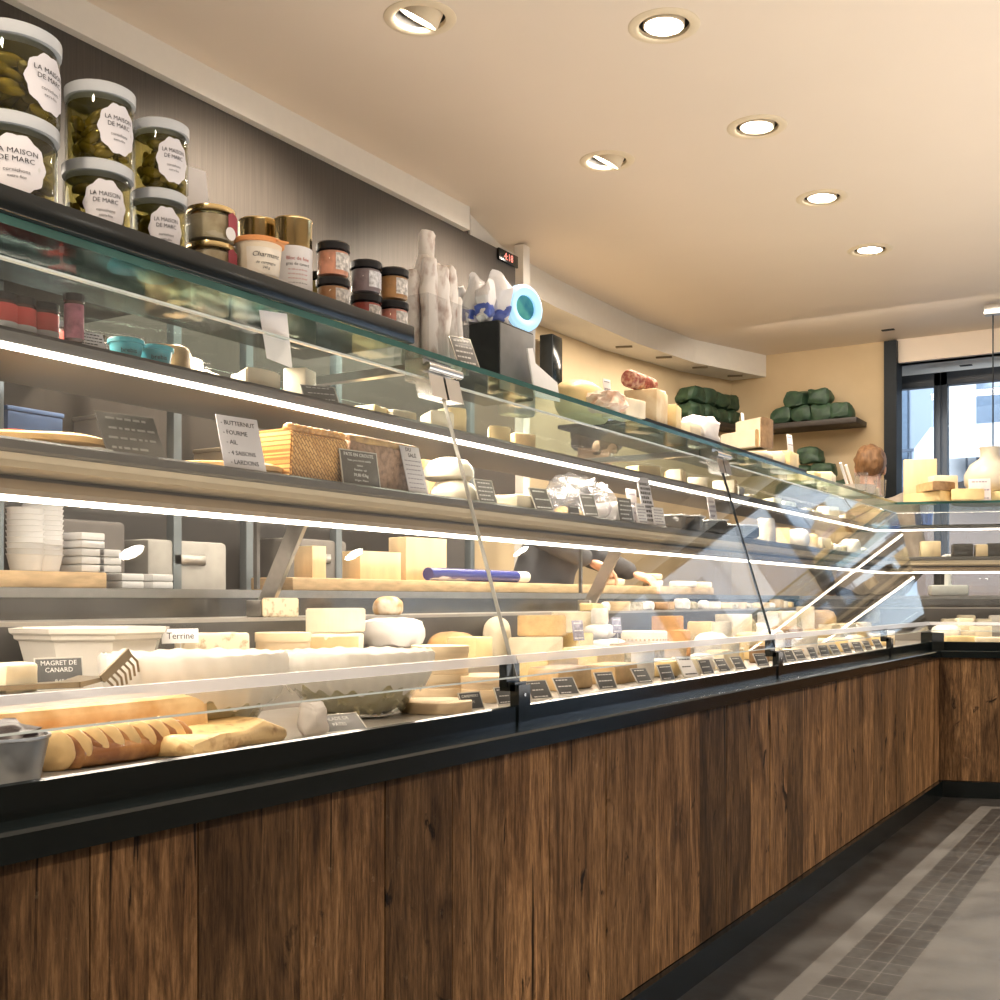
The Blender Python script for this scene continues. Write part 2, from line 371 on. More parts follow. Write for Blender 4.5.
# ------------------------------------------------------------------ ceiling downlights
TRIMW = M('downlight_trim', (.78, .66, .48), .4, var=.03)
LAMPE = emit('lamp_face', (1., .93, .82), 60.)
DARKR = M('downlight_recess', (.05, .045, .04), .6)
HOLE = .078
def downlight(x, y, tilt, dirz, label, power=34):
    r = empty('ceiling_downlight', (x, y, CEIL), label=label, cat='ceiling light', group='ceiling downlights')
    MB().lathe([(HOLE-.003, .010), (HOLE-.003, -.003), (HOLE+.004, -.006), (.098, -.005), (.105, -.002), (.106, 0)], seg=48).build('trim_ring', TRIMW, r)
    MB().lathe([(HOLE+.001, .004), (HOLE+.001, .105), (0, .105)], seg=40).build('recess', DARKR, r)
    h = MB().lathe([(.034, .060), (.054, .050), (.060, .036), (.061, -.012), (.057, -.015), (.053, -.008)], seg=36)
    rot = (tilt*math.sin(dirz)*-1, tilt*math.cos(dirz), 0)
    ho = h.build('lamp_head', TRIMW, r, (0, 0, .012 if tilt < .2 else .010), rot)
    MB().lathe([(0, -.008), (.0535, -.008)], seg=32).build('lamp_face', LAMPE, ho)
    b = MB()
    for q in (0, 1): b.box(((.068)*math.cos(PI*q+PI/2), .068*math.sin(PI*q+PI/2), .03), (.02, .012, .012), .002)
    b.build('gimbal_arm', TRIMW, r)
    ld = bpy.data.lights.new('downlight_or_fill_spot', 'SPOT'); ld.energy = power; ld.spot_size = rad(110); ld.spot_blend = .7; ld.shadow_soft_size = .05; ld.color = (1, .84, .66)
    lo = bpy.data.objects.new('downlight_or_fill_spot', ld); COL.objects.link(lo); lo.location = (x-(.03 if tilt > .2 else 0), y, CEIL-.035)
    d = Vector((-math.sin(tilt)*math.cos(dirz), -math.sin(tilt)*math.sin(dirz), -math.cos(tilt)))
    lo.rotation_euler = d.to_track_quat('-Z', 'Y').to_euler()
    return r
dl = [(420, 18, .55, 'tilted round downlight nearest the top of the photo, left of the two'), (664, 26, .05, 'round downlight shining straight down at the top, right of the two'),
      (757, 127, .05, 'round downlight in the straight row, third from the far window end'), (607, 161, .55, 'tilted round downlight over the counter, standing apart left of the row'),
      (822, 198, .05, 'round downlight in the straight row, second from the far end'), (870, 250, .05, 'small far downlight, last of the row towards the window')]
holes = []
for px, py, t, lab in dl:
    q = atZ(px, py, CEIL); holes.append(q); downlight(q.x, q.y, t, 0, lab, 190 if t > .2 else 110)
def make_ceiling():
    t = bmesh.new(); eds = []
    def loop(pts):
        vs = [t.verts.new(p) for p in pts]
        for i in range(len(vs)): eds.append(t.edges.new((vs[i], vs[(i+1) % len(vs)])))
    loop([(-3.3, -2.5, CEIL), (3.3, -2.5, CEIL), (3.3, YW, CEIL), (-3.3, YW, CEIL)])
    for q in holes: loop([(q.x+HOLE*math.cos(2*PI*k/40), q.y+HOLE*math.sin(2*PI*k/40), CEIL) for k in range(40)])
    bmesh.ops.triangle_fill(t, use_beauty=True, edges=eds)
    bmesh.ops.recalc_face_normals(t, faces=t.faces)
    mb = MB(); mb._add(t); mb.box((0, 2.55, CEIL+.17), (6.6, 10.1, .1)); struct('ceiling', mb, PLASTER)
for k, (x, y) in enumerate(((.95, 3.3), (.88, 4.73), (.75, 6.3))):
    holes.append(Vector((x, y, CEIL))); downlight(x, y, .05, 0, 'round downlight right of the photo, mirrored in the counter glass as its %s white oval' % ('left', 'middle', 'right')[k], 110)
make_ceiling()
for x, y in ((.55, .55), (-.95, .2), (1.5, 1.8), (-.9, -1.0), (.6, -1.0), (1.9, 5.6)):  # unseen spots without fittings, added to light the room
    ld = bpy.data.lights.new('downlight_or_fill_spot', 'SPOT'); ld.energy = 110; ld.spot_size = rad(120); ld.spot_blend = .7; ld.shadow_soft_size = .06; ld.color = (1, .84, .66)
    lo = bpy.data.objects.new('downlight_or_fill_spot', ld); COL.objects.link(lo); lo.location = (x, y, CEIL-.06)
# ------------------------------------------------------------------ display counter (profile in t = depth, z)
X0 = -1.087; YC = 5.83; WD = Vector((.952, .305, 0)); WN = Vector((-.305, .952, 0)); MK = .73; PC = Vector((X0, YC, 0))
Y0 = -.35; SW = 1.9
def mainP(t, z, y): return Vector((X0-t, y, z))
def mainEnd(t, z): return Vector((X0-t, YC+MK*t, z))
def wingP(s, t, z): return PC+WD*s+WN*t+Vector((0, 0, z))
def wingStart(t, z): return wingP(-MK*t, t, z)
def main_extr(mb, prof, y0=Y0, y1=None, mi=0):
    A = [mainP(t, z, y0) for t, z in prof]; B = [mainEnd(t, z) if y1 is None else mainP(t, z, y1) for t, z in prof]
    return mb.loft(A, B, mi)
def wing_extr(mb, prof, s0=None, s1=SW, mi=0):
    A = [wingStart(t, z) if s0 is None else wingP(s0, t, z) for t, z in prof]; B = [wingP(s1, t, z) for t, z in prof]
    return mb.loft(A, B, mi)
def rect(t0, t1, z0, z1): return [(t0, z0), (t1, z0), (t1, z1), (t0, z1)]
T_S2, T_S3, T_B = .46, .72, .90
Z1, Z2, Z3, ZT = .745, .79, .92, .985
ZU, ZL, ZG = 1.351, 1.183, 1.462
# wood planks ----------------------------------------------------
def wood_mat():
    m, N, L, b = nt('reclaimed_oak')
    tc = N.new('ShaderNodeTexCoord'); at = N.new('ShaderNodeAttribute'); at.attribute_name = 'plank'
    sp = N.new('ShaderNodeSeparateColor'); L.new(at.outputs['Color'], sp.inputs[0])
    off = N.new('ShaderNodeVectorMath'); off.operation = 'MULTIPLY_ADD'; L.new(at.outputs['Color'], off.inputs[0]); off.inputs[1].default_value = (7, 31, 17); L.new(tc.outputs['Object'], off.inputs[2])
    def nz(sx, sz, det=6, ro=.6, dist=0.):
        mp = N.new('ShaderNodeMapping'); mp.inputs['Scale'].default_value = (sx, sx, sz); L.new(off.outputs[0], mp.inputs[0])
        g = N.new('ShaderNodeTexNoise'); g.inputs['Scale'].default_value = 1; g.inputs['Detail'].default_value = det; g.inputs['Roughness'].default_value = ro; g.inputs['Distortion'].default_value = dist
        L.new(mp.outputs[0], g.inputs[0]); return g.outputs['Fac']
    def ramp(inp, *st):
        r = N.new('ShaderNodeValToRGB'); e = r.color_ramp.elements
        e[0].position, e[1].position = st[0][0], st[-1][0]; e[0].color = (*st[0][1], 1); e[1].color = (*st[-1][1], 1)
        for p, c in st[1:-1]: x = e.new(p); x.color = (*c, 1)
        L.new(inp, r.inputs[0]); return r.outputs[0]
    def mul(a, c, f=1., mode='MULTIPLY'):
        q = N.new('ShaderNodeMixRGB'); q.blend_type = mode; q.inputs[0].default_value = f; L.new(a, q.inputs[1]); L.new(c, q.inputs[2]); return q.outputs[0]
    blot = ramp(nz(13, 2.6, 9, .66, 1.0), (.27, (.050, .028, .014)), (.45, (.16, .093, .046)), (.62, (.30, .185, .095)), (.78, (.46, .31, .175)))
    fib = ramp(nz(150, 13, 6, .75, .3), (.34, (.34, .31, .28)), (.60, (1.12, 1.08, 1.02)))
    med = ramp(nz(45, 4.0, 6, .65, 1.8), (.33, (.45, .41, .37)), (.56, (1.05, 1.02, 1.0)))
    crack = ramp(nz(26, 1.0, 4, .55, 2.2), (.30, (.06, .045, .035)), (.345, (1, 1, 1)))
    knot = ramp(nz(15, 7.5, 5, .6, .8), (.31, (.05, .035, .028)), (.37, (1, 1, 1)))
    pale = ramp(nz(30, 30, 7, .75), (.62, (0, 0, 0)), (.80, (.16, .13, .09)))
    c = mul(mul(mul(mul(blot, fib), med), crack), knot)
    c = mul(c, pale, 1., 'ADD')
    tone = N.new('ShaderNodeVectorMath'); tone.operation = 'SCALE'; L.new(c, tone.inputs[0])
    mm = N.new('ShaderNodeMath'); mm.operation = 'MULTIPLY'; mm.inputs[1].default_value = 2.35; L.new(sp.outputs[0], mm.inputs[0]); L.new(mm.outputs[0], tone.inputs['Scale'])
    L.new(tone.outputs[0], b.inputs['Base Color']); b.inputs['Roughness'].default_value = .62; b.inputs['Specular IOR Level'].default_value = .25
    bp = N.new('ShaderNodeBump'); bp.inputs['Strength'].default_value = .6; bp.inputs['Distance'].default_value = .003
    L.new(c, bp.inputs['Height']); L.new(bp.outputs[0], b.inputs['Normal'])
    return m
OAK = wood_mat()
def planks(edges, tones, fn, t, parent):
    mb = MB(); lay = None; cols = []
    for (a, b), tn in zip(zip(edges, edges[1:]), tones):
        n0 = len(mb.bm.faces)
        g = .0012; dt = R.uniform(-.001, .0015)
        A = [fn(a+g, t+dt, .08), fn(b-g, t+dt, .08), fn(b-g, t+.02, .08), fn(a+g, t+.02, .08)]
        B = [fn(a+g, t+dt, .685), fn(b-g, t+dt, .685), fn(b-g, t+.02, .685), fn(a+g, t+.02, .685)]
        mb.loft(A, B)
        cols += [(tn, R.random(), R.random(), 1)]*(len(mb.bm.faces)-n0)
    o = mb.build('front_planks', OAK, parent)
    at = o.data.attributes.new('plank', 'FLOAT_COLOR', 'FACE')
    for i, c in enumerate(cols): at.data[i].color = c
    return o
ctr = empty('display_counter', (0, 0, 0), label='long refrigerated cheese counter with reclaimed wood front and slanted glass', cat='display counter')
wng = empty('display_counter', (0, 0, 0), label='return counter at the far right corner, wood front facing the camera', cat='display counter')
pxs = [90, 198, 300, 385, 452, 504, 550, 606, 632, 656, 700, 727, 751, 770, 787, 803, 822, 838, 851, 863, 874, 885, 896, 906, 916, 925, 934]
ed = [Y0, .3, .62]+[.62+.0]*0+[yat(1, X0)-.02]+[yat(p, X0) for p in pxs]+[YC]
tn = [.5, .45, .4, .36, .54, .28, .52, .30, .46, .78, .60, .55, .62, .70, .26, .32, .66, .62, .34, .66, .74, .62, .56, .70, .48, .62, .42, .7, .6, .74, .7]
planks(ed, tn, lambda s, t, z: mainP(t, z, s), .0, ctr)
we = [0, .10, .19, .30, .41, .53, .66, .78, .9, 1.05, 1.2, 1.4, 1.6, SW]
planks(we, [.36, .46, .30, .4, .5, .36, .42, .5, .4, .5, .4, .5, .4], lambda s, t, z: wingP(s, t, z), .0, wng)
JOINTS = [.353, 1.903, 3.49]
gm = .0018
def build_counter(root, ex, P, joints, s_lo, s_hi, is_main):
    b = MB(); ex(b, rect(.02, 1.08, .08, .70)); b.build('cabinet_body', DARKIN, root)
    b = MB(); ex(b, rect(-.018, .04, 0, .078)); ex(b, rect(.04, 1.06, 0, .08)); b.build('kick_plate', BLACK, root)
    b = MB(); ex(b, [(-.012, .679), (.05, .679), (.05, .753), (.046, .755), (.040, .753), (.040, .714), (-.008, .713), (-.012, .709)]); b.build('front_rail', BLACK, root)
    b = MB(); ex(b, [(.046, .70), (1.08, .70), (1.08, ZT-.02), (T_B, ZT-.02), (T_B, Z3), (T_S3, Z3), (T_S3, Z2), (T_S2, Z2), (T_S2, Z1), (.05, Z1)]); b.build('deck', DECKM, root)
    b = MB(); ex(b, rect(T_S3-.003, T_S3-.001, Z2, Z3-.008)); b.build('deck_riser', DARKIN, root)
    b = MB(); ex(b, rect(T_B-.003, T_B-.001, Z3, ZT-.02)); b.build('back_panel', M('dark_steel', (.16, .155, .15), .22, .9, var=.25, scale=9), root)
    b = MB(); ex(b, rect(T_B-.012, 1.10, ZT-.02, ZT)); b.build('worktop', M('worktop_steel', (.26, .25, .24), .3, .8), root)
    for (t0, t1, z, nm) in ((.363, .66, ZU, 'upper_shelf'), (.293, .72, ZL, 'lower_shelf')):
        b = MB()
        if nm == 'upper_shelf': ex(b, [(t0, z-.022), (t1, z-.016), (t1, z), (t0, z), (t0-.004, z-.006)])
        else: ex(b, [(t0, z-.020), (t1, z-.018), (t1, z), (t0, z), (t0-.004, z-.004), (t0-.004, z-.016)])
        sh = b.build(nm, GREYM, root)
        if nm == 'lower_shelf':
            b = MB(); ex(b, [(t0+.004, z-.0205), (t0+.008, z-.030), (t0+.004, z-.040), (t0+.016, z-.048), (t0+.12, z-.044), (t0+.16, z-.0205)]); b.build('shelf_profile', BEIGEM, sh)
            b = MB(); ex(b, [(t0+.045, z-.044), (t0+.10, z-.044), (t0+.10, z-.060), (t0+.045, z-.060)]); b.build('gap_strip', DARKIN, sh)
            b = MB(); ex(b, [(t0+.014, z-.056), (t0+.10, z-.058), (t0+.10, z-.078), (t0+.008, z-.078), (t0+.006, z-.070)]); b.build('lamp_housing', M('brown_lamp_housing', (.20, .15, .10), .35, .4, var=.06), sh)
            b = MB(); ex(b, rect(t0+.010, t0+.032, z-.085, z-.0785)); b.build('light_strip', LEDM, sh)
        else:
            b = MB(); ex(b, [(t0-.002, z-.0295), (t0+.012, z-.0295), (t0+.012, z-.0225), (t0-.002, z-.0225)]); b.build('light_strip', LEDM, sh)
    # top glass shelf
    b = MB(); ex(b, rect(.237, .74, ZG-.012, ZG)); tg = b.build('top_glass', TOPGLASS, root)
    b = MB(); ex(b, rect(.2355, .237, ZG-.012, ZG)); b.build('glass_edge', GEDGE, tg)
    # front glass panels
    bot, top = (.055, .81), (.237, 1.405); th = .006
    lim = [None]+list(joints)+[None]
    for a, c in zip(([s_lo]+list(joints)) if is_main else [None]+list(joints), list(joints)+([None] if is_main else [s_hi])):
        if a == c: continue
        prof = [bot, (bot[0]+th, bot[1]-.0015), (top[0]+th, top[1]-.0015), top]
        b = MB()
        if is_main: main_extr(b, prof, a+gm, c-gm if c is not None else None)
        else: wing_extr(b, prof, a+gm if a is not None else None, c-gm)
        gp = b.build('glass_panel', GLASS, root)
        b = MB(); pr = [(.052, .836), (.066, .836), (.070, .852), (.056, .852)]  # pale hazy strip, stands in for the LED reflection along the glass
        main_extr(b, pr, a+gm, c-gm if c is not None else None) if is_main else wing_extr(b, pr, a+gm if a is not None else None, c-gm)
        b.build('led_reflection_strip', LEDREFL, gp)
        for (q, nm) in (([(bot[0]-.001, bot[1]-.003), (bot[0]+th, bot[1]-.004), (bot[0]+th, bot[1]-.0015), (bot[0]-.001, bot[1])], 'glass_edge'), ([(top[0], top[1]), (top[0]+th, top[1]-.001), (top[0]+th+.001, top[1]+.003), (top[0], top[1]+.003)], 'glass_edge')):
            b = MB(); main_extr(b, q, a+gm, c-gm if c is not None else None) if is_main else wing_extr(b, q, a+gm if a is not None else None, c-gm)
            b.build(nm, M('pale_glass_edge', (.50, .56, .54), .2, var=.1), gp)
    def bx(mb, t0, t1, z0, z1, s0, s1):
        mb.loft([P(t0, z0, s0), P(t1, z0, s0), P(t1, z1, s0), P(t0, z1, s0)], [P(t0, z0, s1), P(t1, z0, s1), P(t1, z1, s1), P(t0, z1, s1)])
    def make_post(j):
        b = MB(); bx(b, .036, .056, .714, .795, j-.022, j+.022); bx(b, .062, .080, .79, .842, j-.024, j+.024); bx(b, .045, .08, .782, .800, j-.022, j+.022)
        pst = b.build('glass_post', BLACK, root)
        q0, q1 = P(.0345, .775, j), P(.036, .775, j); MB().cyl(q1, q0, .0035, seg=10).build('screw', CHROME, pst)
    for j in (joints if not is_main else list(joints)+[5.0])[len(joints):]: make_post(j)
    for j in joints:
        b = MB()
        A = [P(bot[0]-.002, bot[1], j-gm), P(bot[0]+th, bot[1], j-gm), P(top[0]+th, top[1], j-gm), P(top[0]-.002, top[1], j-gm)]
        B = [P(bot[0]-.002, bot[1], j+gm*.3), P(bot[0]+th, bot[1], j+gm*.3), P(top[0]+th, top[1], j+gm*.3), P(top[0]-.002, top[1], j+gm*.3)]
        b.loft(A, B); b.build('joint_seal', M('light_joint', (.45, .44, .40), .3, .5) if abs(j-1.903) < .01 else BLACKM, root)
        make_post(j)
        b = MB()
        for sgn in (-1, 1):
            a0, a1 = (j-.055, j-.004) if sgn < 0 else (j+.004, j+.055)
            b.loft([P(.216, 1.368, a0), P(.252, 1.368, a0), P(.264, 1.412, a0), P(.228, 1.416, a0)], [P(.216, 1.368, a1), P(.252, 1.368, a1), P(.264, 1.412, a1), P(.228, 1.416, a1)])
        bx(b, .245, .29, 1.405, 1.449, j-.05, j+.05)
        cl = b.build('glass_clamp', CHROME, root)
        b = MB(); b.cyl(P(.228, 1.428, j-.06), P(.228, 1.428, j+.06), .009, seg=12); bx(b, .228, .25, 1.422, 1.434, j-.058, j+.058); b.build('hinge_barrel', CHROME, cl)
        b = MB(); bx(b, .742, .752, ZT, ZG-.012, j-.005, j+.005); b.build('shelf_upright', DARKIN, root)
        b = MB(); bx(b, .26, .74, ZG-.030, ZG-.0125, j-.012, j+.012); b.build('top_bracket', STEEL, root)
build_counter(ctr, lambda b, p: main_extr(b, p), lambda t, z, s: mainP(t, z, s), JOINTS, Y0, None, True)
build_counter(wng, lambda b, p: wing_extr(b, p), lambda t, z, s: wingP(s, t, z), [.95], None, SW, False)
# corner post and slanted steel dividers
b = MB(); b.loft([PC+Vector(v) for v in ((-.09, .02, .714), (-.03, -.012, .714), (.02, .015, .714), (-.06, .10, .714))], [PC+Vector(v) for v in ((-.09, .02, .80), (-.03, -.012, .80), (.02, .015, .80), (-.06, .10, .80))])
b.build('corner_post', BLACK, ctr)
for px in (257, 584):
    y = yat(px, -1.9)
    b = MB(); b.loft([(-1.92, y, Z3), (-1.87, y, Z3), (-1.735, y, 1.163), (-1.785, y, 1.163)], [(-1.92, y+.012, Z3), (-1.87, y+.012, Z3), (-1.735, y+.012, 1.163), (-1.785, y+.012, 1.163)])
    b.box((-1.893, y-.010, Z3+.02), (.05, .02, .04), .004); b.build('shelf_bracket', STEEL, ctr)

def area(loc, rot, sx, sy, e, col=(1, .87, .72), nm='case_or_fill_lamp'):
    ld = bpy.data.lights.new(nm, 'AREA'); ld.shape = 'RECTANGLE'; ld.size = sx; ld.size_y = sy; ld.energy = e; ld.color = col
    lo = bpy.data.objects.new(nm, ld); COL.objects.link(lo); lo.location = loc; lo.rotation_euler = rot; return lo
for k in range(4):
    y = -.1+1.5*k+.75
    area((X0-.335, y, ZL-.089), (0, rad(6), 0), .02, 1.45, 5.5)     # under the lower shelf, onto the deck
    area((X0-.380, y, ZU-.0305), (0, rad(8), 0), .02, 1.45, 7)   # under the upper shelf
    area((X0-.62, y, ZL-.024), (0, 0, 0), .02, 1.45, 3.5)  # extra fill lamp under the shelf rear, no LED strip here
    area((X0-.50, y, ZG-.035), (0, 0, 0), .04, 1.45, 7)  # extra fill lamp below the top glass, added to brighten the upper shelf
area((-2.5, 2.2, 1.9), (0, rad(-20), 0), .1, 3.2, 9)              # wall shelving lamps
area((-2.75, 5.6, 2.44), (0, rad(8), 0), .1, 2.2, 20)  # unseen fill lamp added below the soffit to lighten the back wall
area((.2, 8.0, 1.6), (rad(100), 0, 0), 3.6, 1.4, 34, (.80, .90, 1.), 'window_daylight')
area((-2.05, 4.9, 2.6), (0, 0, 0), .15, .15, 22, (1, .88, .74), 'worker_fill')  # fill lamp without a fitting, added to brighten the worker
area((-1.6, 6.6, 2.60), (rad(22), 0, 0), 1.6, .1, 15)              # unseen fill lamp added to brighten the far wall
area((.35, 2.5, .75), (rad(180), 0, 0), 2.6, 6.8, 112, (1, .92, .83), 'ceiling_fill')  # added upward fill lamp, stands in for light bounced onto the ceiling
# ------------------------------------------------------------------ text cards and tags
def card(name, X, px, z, w, h, yaw=-12, tilt=18, mat=None, label='', cat='sign', group=None, lines=None, scrib=0, frame=None, ink=None, stake=0, y=None, th=.0016, seed=0):
    y = yat(px, X) if y is None else y
    r = empty(name, (X, y, z), (0, -rad(tilt), rad(yaw)), label, cat, group)
    mat = mat or PAPER; ink = ink or INK
    MB().box((0, 0, stake+h/2), (th, w, h), .0004).build('card', mat, r)
    if frame:
        f = MB()
        for sy in (-1, 1): f.box((0, sy*w/2, stake+h/2), (th*1.8, .0022, h+.002), .0004)
        for sz in (0, 1): f.box((0, 0, stake+h*sz), (th*1.8, w+.002, .0022), .0004)
        f.build('frame', frame, r)
    if stake: MB().cyl((-.001, 0, 0), (-.001, 0, stake+.01), .0012, seg=8).build('stake', FRAMEM, r)
    for (txt, sz, fy, fz) in (lines or []):
        letters(txt, sz, ink, r, (th/2+.0004, fy*w, stake+h*fz), align='LEFT' if fy < -.3 else 'CENTER')
    if scrib:
        rr = random.Random(seed+11); f = MB()
        for k in range(scrib):
            zz = stake+h*(.86-.74*k/max(1, scrib-1) if scrib > 1 else .5); yy = -w*.40+(rr.random()*.10*w)
            end = w*rr.uniform(.12, .42)
            while yy < end:
                l = w*rr.uniform(.05, .16); f.box((th/2+.0003, yy+l/2, zz), (.0004, l, h*.055 if scrib > 2 else h*.1)); yy += l+w*.035
        f.build('lettering', ink, r)
    return r
TAGS = []
def slate(X, px, z, w=.055, h=.036, yaw=-14, tilt=24, seed=0, lines=None, white=False, y=None, stake=.004):
    r = card('price_tag', X, px, z, w, h, yaw, tilt, PAPER if white else SLATE, cat='price tag', group='price tags along the front of the deck',
             lines=lines, scrib=0 if lines else 3, frame=FRAMEM, ink=INK if white else CHALK, stake=stake, seed=seed, y=y)
    TAGS.append((r, 'white' if white else 'slate')); return r
# ------------------------------------------------------------------ jars on the black riser
tag(MB().box((-1.457, (Y0+1.80)/2, ZG+.0185), (.29, 1.80-Y0, .035), .004).build('shelf_riser', BLACK), 'thick black riser board on the top glass carrying the pickle jars', 'riser')
ZR = ZG+.036
PICK = M2('pickle', (.13, .12, .025), (.34, .27, .07), 40, .25, .2, .35, .65, coat=.4)
LIDW = M('white_jar_lid', (.50, .52, .54), .25, var=.04)
BRINE = glassy('brine', (.72, .66, .38), .4)
LABW = M('jar_label_white', (.66, .64, .67), .6, var=.03)
def pickle_jar(X, px, z, lab, seed, yaw=0, y=None, s=(1, 1)):
    y = yat(px, X) if y is None else y
    r = empty('pickle_jar', (X, y, z), (0, 0, yaw), lab, 'pickle jar', 'pickle jars on the black riser'); r.scale = (s[0], s[0], s[1])
    R0 = .049; H = .105
    MB().lathe([(0, .001), (R0-.006, .001), (R0, .006), (R0, H-.026), (R0-.003, H-.018), (R0-.004, H-.004)], seg=36).build('jar_body', JARG, r)
    MB().lathe([(0, .004), (R0-.004, .006), (R0-.003, H-.024), (0, H-.022)], seg=28).build('brine', BRINE, r)
    MB().lathe([(R0-.004, H-.016), (R0+.0015, H-.016), (R0+.002, H-.013), (R0+.002, H-.002), (R0-.001, H), (0, H+.0005)], seg=40).build('lid', LIDW, r)
    rr = random.Random(seed); mb = MB()
    for k in range(46):
        a = rr.uniform(0, 2*PI); q = (R0-.014)*rr.random()**.3; zz = rr.uniform(.012, H-.034)
        mb.ell((q*math.cos(a), q*math.sin(a), zz), (rr.uniform(.006, .009), rr.uniform(.012, .022), rr.uniform(.006, .009)), 2, rot=(rr.uniform(-.7, .7), rr.uniform(-.4, .4), a+rr.uniform(-.5, .5)), lump=.12, seed=k)
    mb.build('gherkins', PICK, r)
    # wavy oval label wrapped on the glass
    t = bmesh.new(); n = 40; c0 = t.verts.new((R0+.0006, 0, .043)); ring = []
    a0 = rad(-18)
    for k in range(n):
        q = 2*PI*k/n; ra = 1+.045*math.cos(10*q); u = .031*ra*math.cos(q); v = .034*ra*math.sin(q); th = a0+u/R0
        ring.append(t.verts.new(((R0+.0006)*math.cos(th), (R0+.0006)*math.sin(th), .043+v)))
    c0.co = Vector(((R0+.0006)*math.cos(a0), (R0+.0006)*math.sin(a0), .043))
    mid = []
    for k in range(n):
        q = 2*PI*k/n; ra = .5; u = .031*ra*math.cos(q); v = .034*ra*math.sin(q); th = a0+u/R0
        mid.append(t.verts.new(((R0+.0006)*math.cos(th), (R0+.0006)*math.sin(th), .043+v)))
    for k in range(n):
        j = (k+1) % n; t.faces.new((c0, mid[k], mid[j])); t.faces.new((mid[k], ring[k], ring[j], mid[j]))
    m = MB(); m._add(t); lb = m.build('label', LABW, r)
    def curved(txt, sz, zz):
        o = letters(txt, sz, INK, lb, (0, 0, 0), (0, 0, 0), extr=0.0001)
        for v in o.data.vertices:
            th = a0+v.co.x/R0; v.co = Vector(((R0+.0012)*math.cos(th), (R0+.0012)*math.sin(th), zz+v.co.y))
    curved('LA MAISON', .0085, .057); curved('DE MARC', .0085, .048); curved('cornichons', .006, .035); curved('extra-fins', .005, .028)
    return r
for k, (px, X) in enumerate(((9, -1.412), (98, -1.422), (159, -1.422))):
    nm = ('left stack at the photo edge', 'middle stack', 'right stack')[k]
    yy = yat(px, X); s = ((1.3, 1.16), (1.02, 1.10), (.87, 1.055))[k]
    pickle_jar(X, px, ZR, 'bottom gherkin jar with white lid, %s on the black riser' % nm, k*3+1, rad(-8), s=s)
    pickle_jar(X, px, ZR+.1062*s[1], 'top gherkin jar with white lid, %s on the black riser' % nm, k*3+2, rad((34, 12, 4)[k]), s=s, y=yy+.004)
card('price_card', -1.475, 205, ZR, .055, .085, yaw=-10, tilt=10, label='blank white card on a stake standing behind the gold-lidded terrine jars', cat='card', stake=.145)
# gold lid terrine jars
TERR = M2('terrine_filling', (.36, .27, .17), (.52, .42, .28), 30, .4, .1)
def terrine_jar(X, px, z, lab, y=None):
    y = yat(px, X) if y is None else y
    r = empty('terrine_jar', (X, y, z), (0, 0, rad(-15)), lab, 'jar', 'gold-lidded terrine jars')
    MB().lathe([(0, .001), (.036, .001), (.041, .007), (.043, .03), (.041, .044), (.035, .050)], seg=32).build('jar_body', JARG, r)
    MB().lathe([(0, .003), (.037, .004), (.0412, .028), (.039, .043), (0, .046)], seg=28).build('filling', TERR, r)
    MB().lathe([(.034, .049), (.0405, .049), (.041, .052), (.040, .058), (.036, .060), (0, .059)], seg=32).build('lid', GOLD, r)
    mb = MB(); mb.prism([(-.012, 0), (.012, 0), (.012, .030), (0, .036), (-.012, .030)], .0435, .0442, 'x')
    mb.build('hang_tag', M('wine_red_paper', (.34, .05, .07), .6), r, (0, 0, .014), (0, 0, rad(25)))
    MB().lathe([(0, .0), (.011, 0), (.011, .0006), (0, .0006)], seg=20, rot=(0, rad(90), 0)).build('seal', PAPER, r, (.0442, .012, .012), (0, 0, rad(15)))
    return r
y0 = yat(211, -1.422)
terrine_jar(-1.422, 211, ZR, 'lower of the two gold-lidded terrine jars beside the gherkins')
terrine_jar(-1.422, 211, ZR+.061, 'upper of the two gold-lidded terrine jars, under the white card', y0)
# gold tins and tub
def tin(X, px, z, R0, H, lab, paper):
    r = empty('gold_tin', (X, yat(px, X), z), (0, 0, 0), lab, 'tin', 'gold tins on the riser')
    MB().lathe([(0, .002), (R0-.002, .002), (R0, 0), (R0+.001, .002), (R0, .004), (R0, H-.004), (R0+.001, H-.002), (R0, H), (R0-.002, H-.003), (0, H-.003)], seg=36).build('tin_body', GOLD, r)
    if paper:
        MB().lathe([(R0+.0005, .014), (R0+.0006, H*.66)], seg=36).build('paper_band', PAPER, r)
        def curved(txt, sz, zz, ink, da=0):
            o = letters(txt, sz, ink, r, (0, 0, 0), (0, 0, 0), extr=.0001)
            for v in o.data.vertices:
                th = rad(-32)+da+v.co.x/R0; v.co = Vector(((R0+.0013)*math.cos(th), (R0+.0013)*math.sin(th), zz+v.co.y))
        curved('Bloc de foie', .009, .082, REDINK); curved('gras de canard', .0075, .072, INK)
        for q in range(4): curved('mi-cuit au sel de mer', .0042, .062-.008*q, REDINK if q < 3 else INK)
    return r
tin(-1.422, 293, ZR, .035, .160, 'tall gold tin with printed white paper band, right of the plastic tub', True)
tin(-1.50, 259, ZR, .037, .170, 'plain gold tin standing behind the plastic tub', False)
r = empty('dessert_tub', (-1.382, yat(258, -1.382), ZR), (0, 0, rad(-20)), 'translucent cream plastic tub with orange rim and tear tab', 'tub')
TUBP = M('cream_tub_plastic', (.84, .72, .54), .4, var=.05)
MB().lathe([(0, .0), (.032, 0), (.034, .004), (.041, .072), (0, .072)], seg=32).build('tub', TUBP, r)
MB().lathe([(.041, .070), (.045, .071), (.0455, .076), (.043, .079), (0, .0785)], seg=32).box((.044, .022, .072), (.014, .022, .003), .001).build('rim', M('orange_rim', (.80, .34, .12), .4), r)
LBT = M('tub_label_cream', (.86, .78, .66), .6)
MB().lathe([(.0364, .016), (.0410, .060)], seg=16, ang=1.7, a0=-.95).build('label', LBT, r)
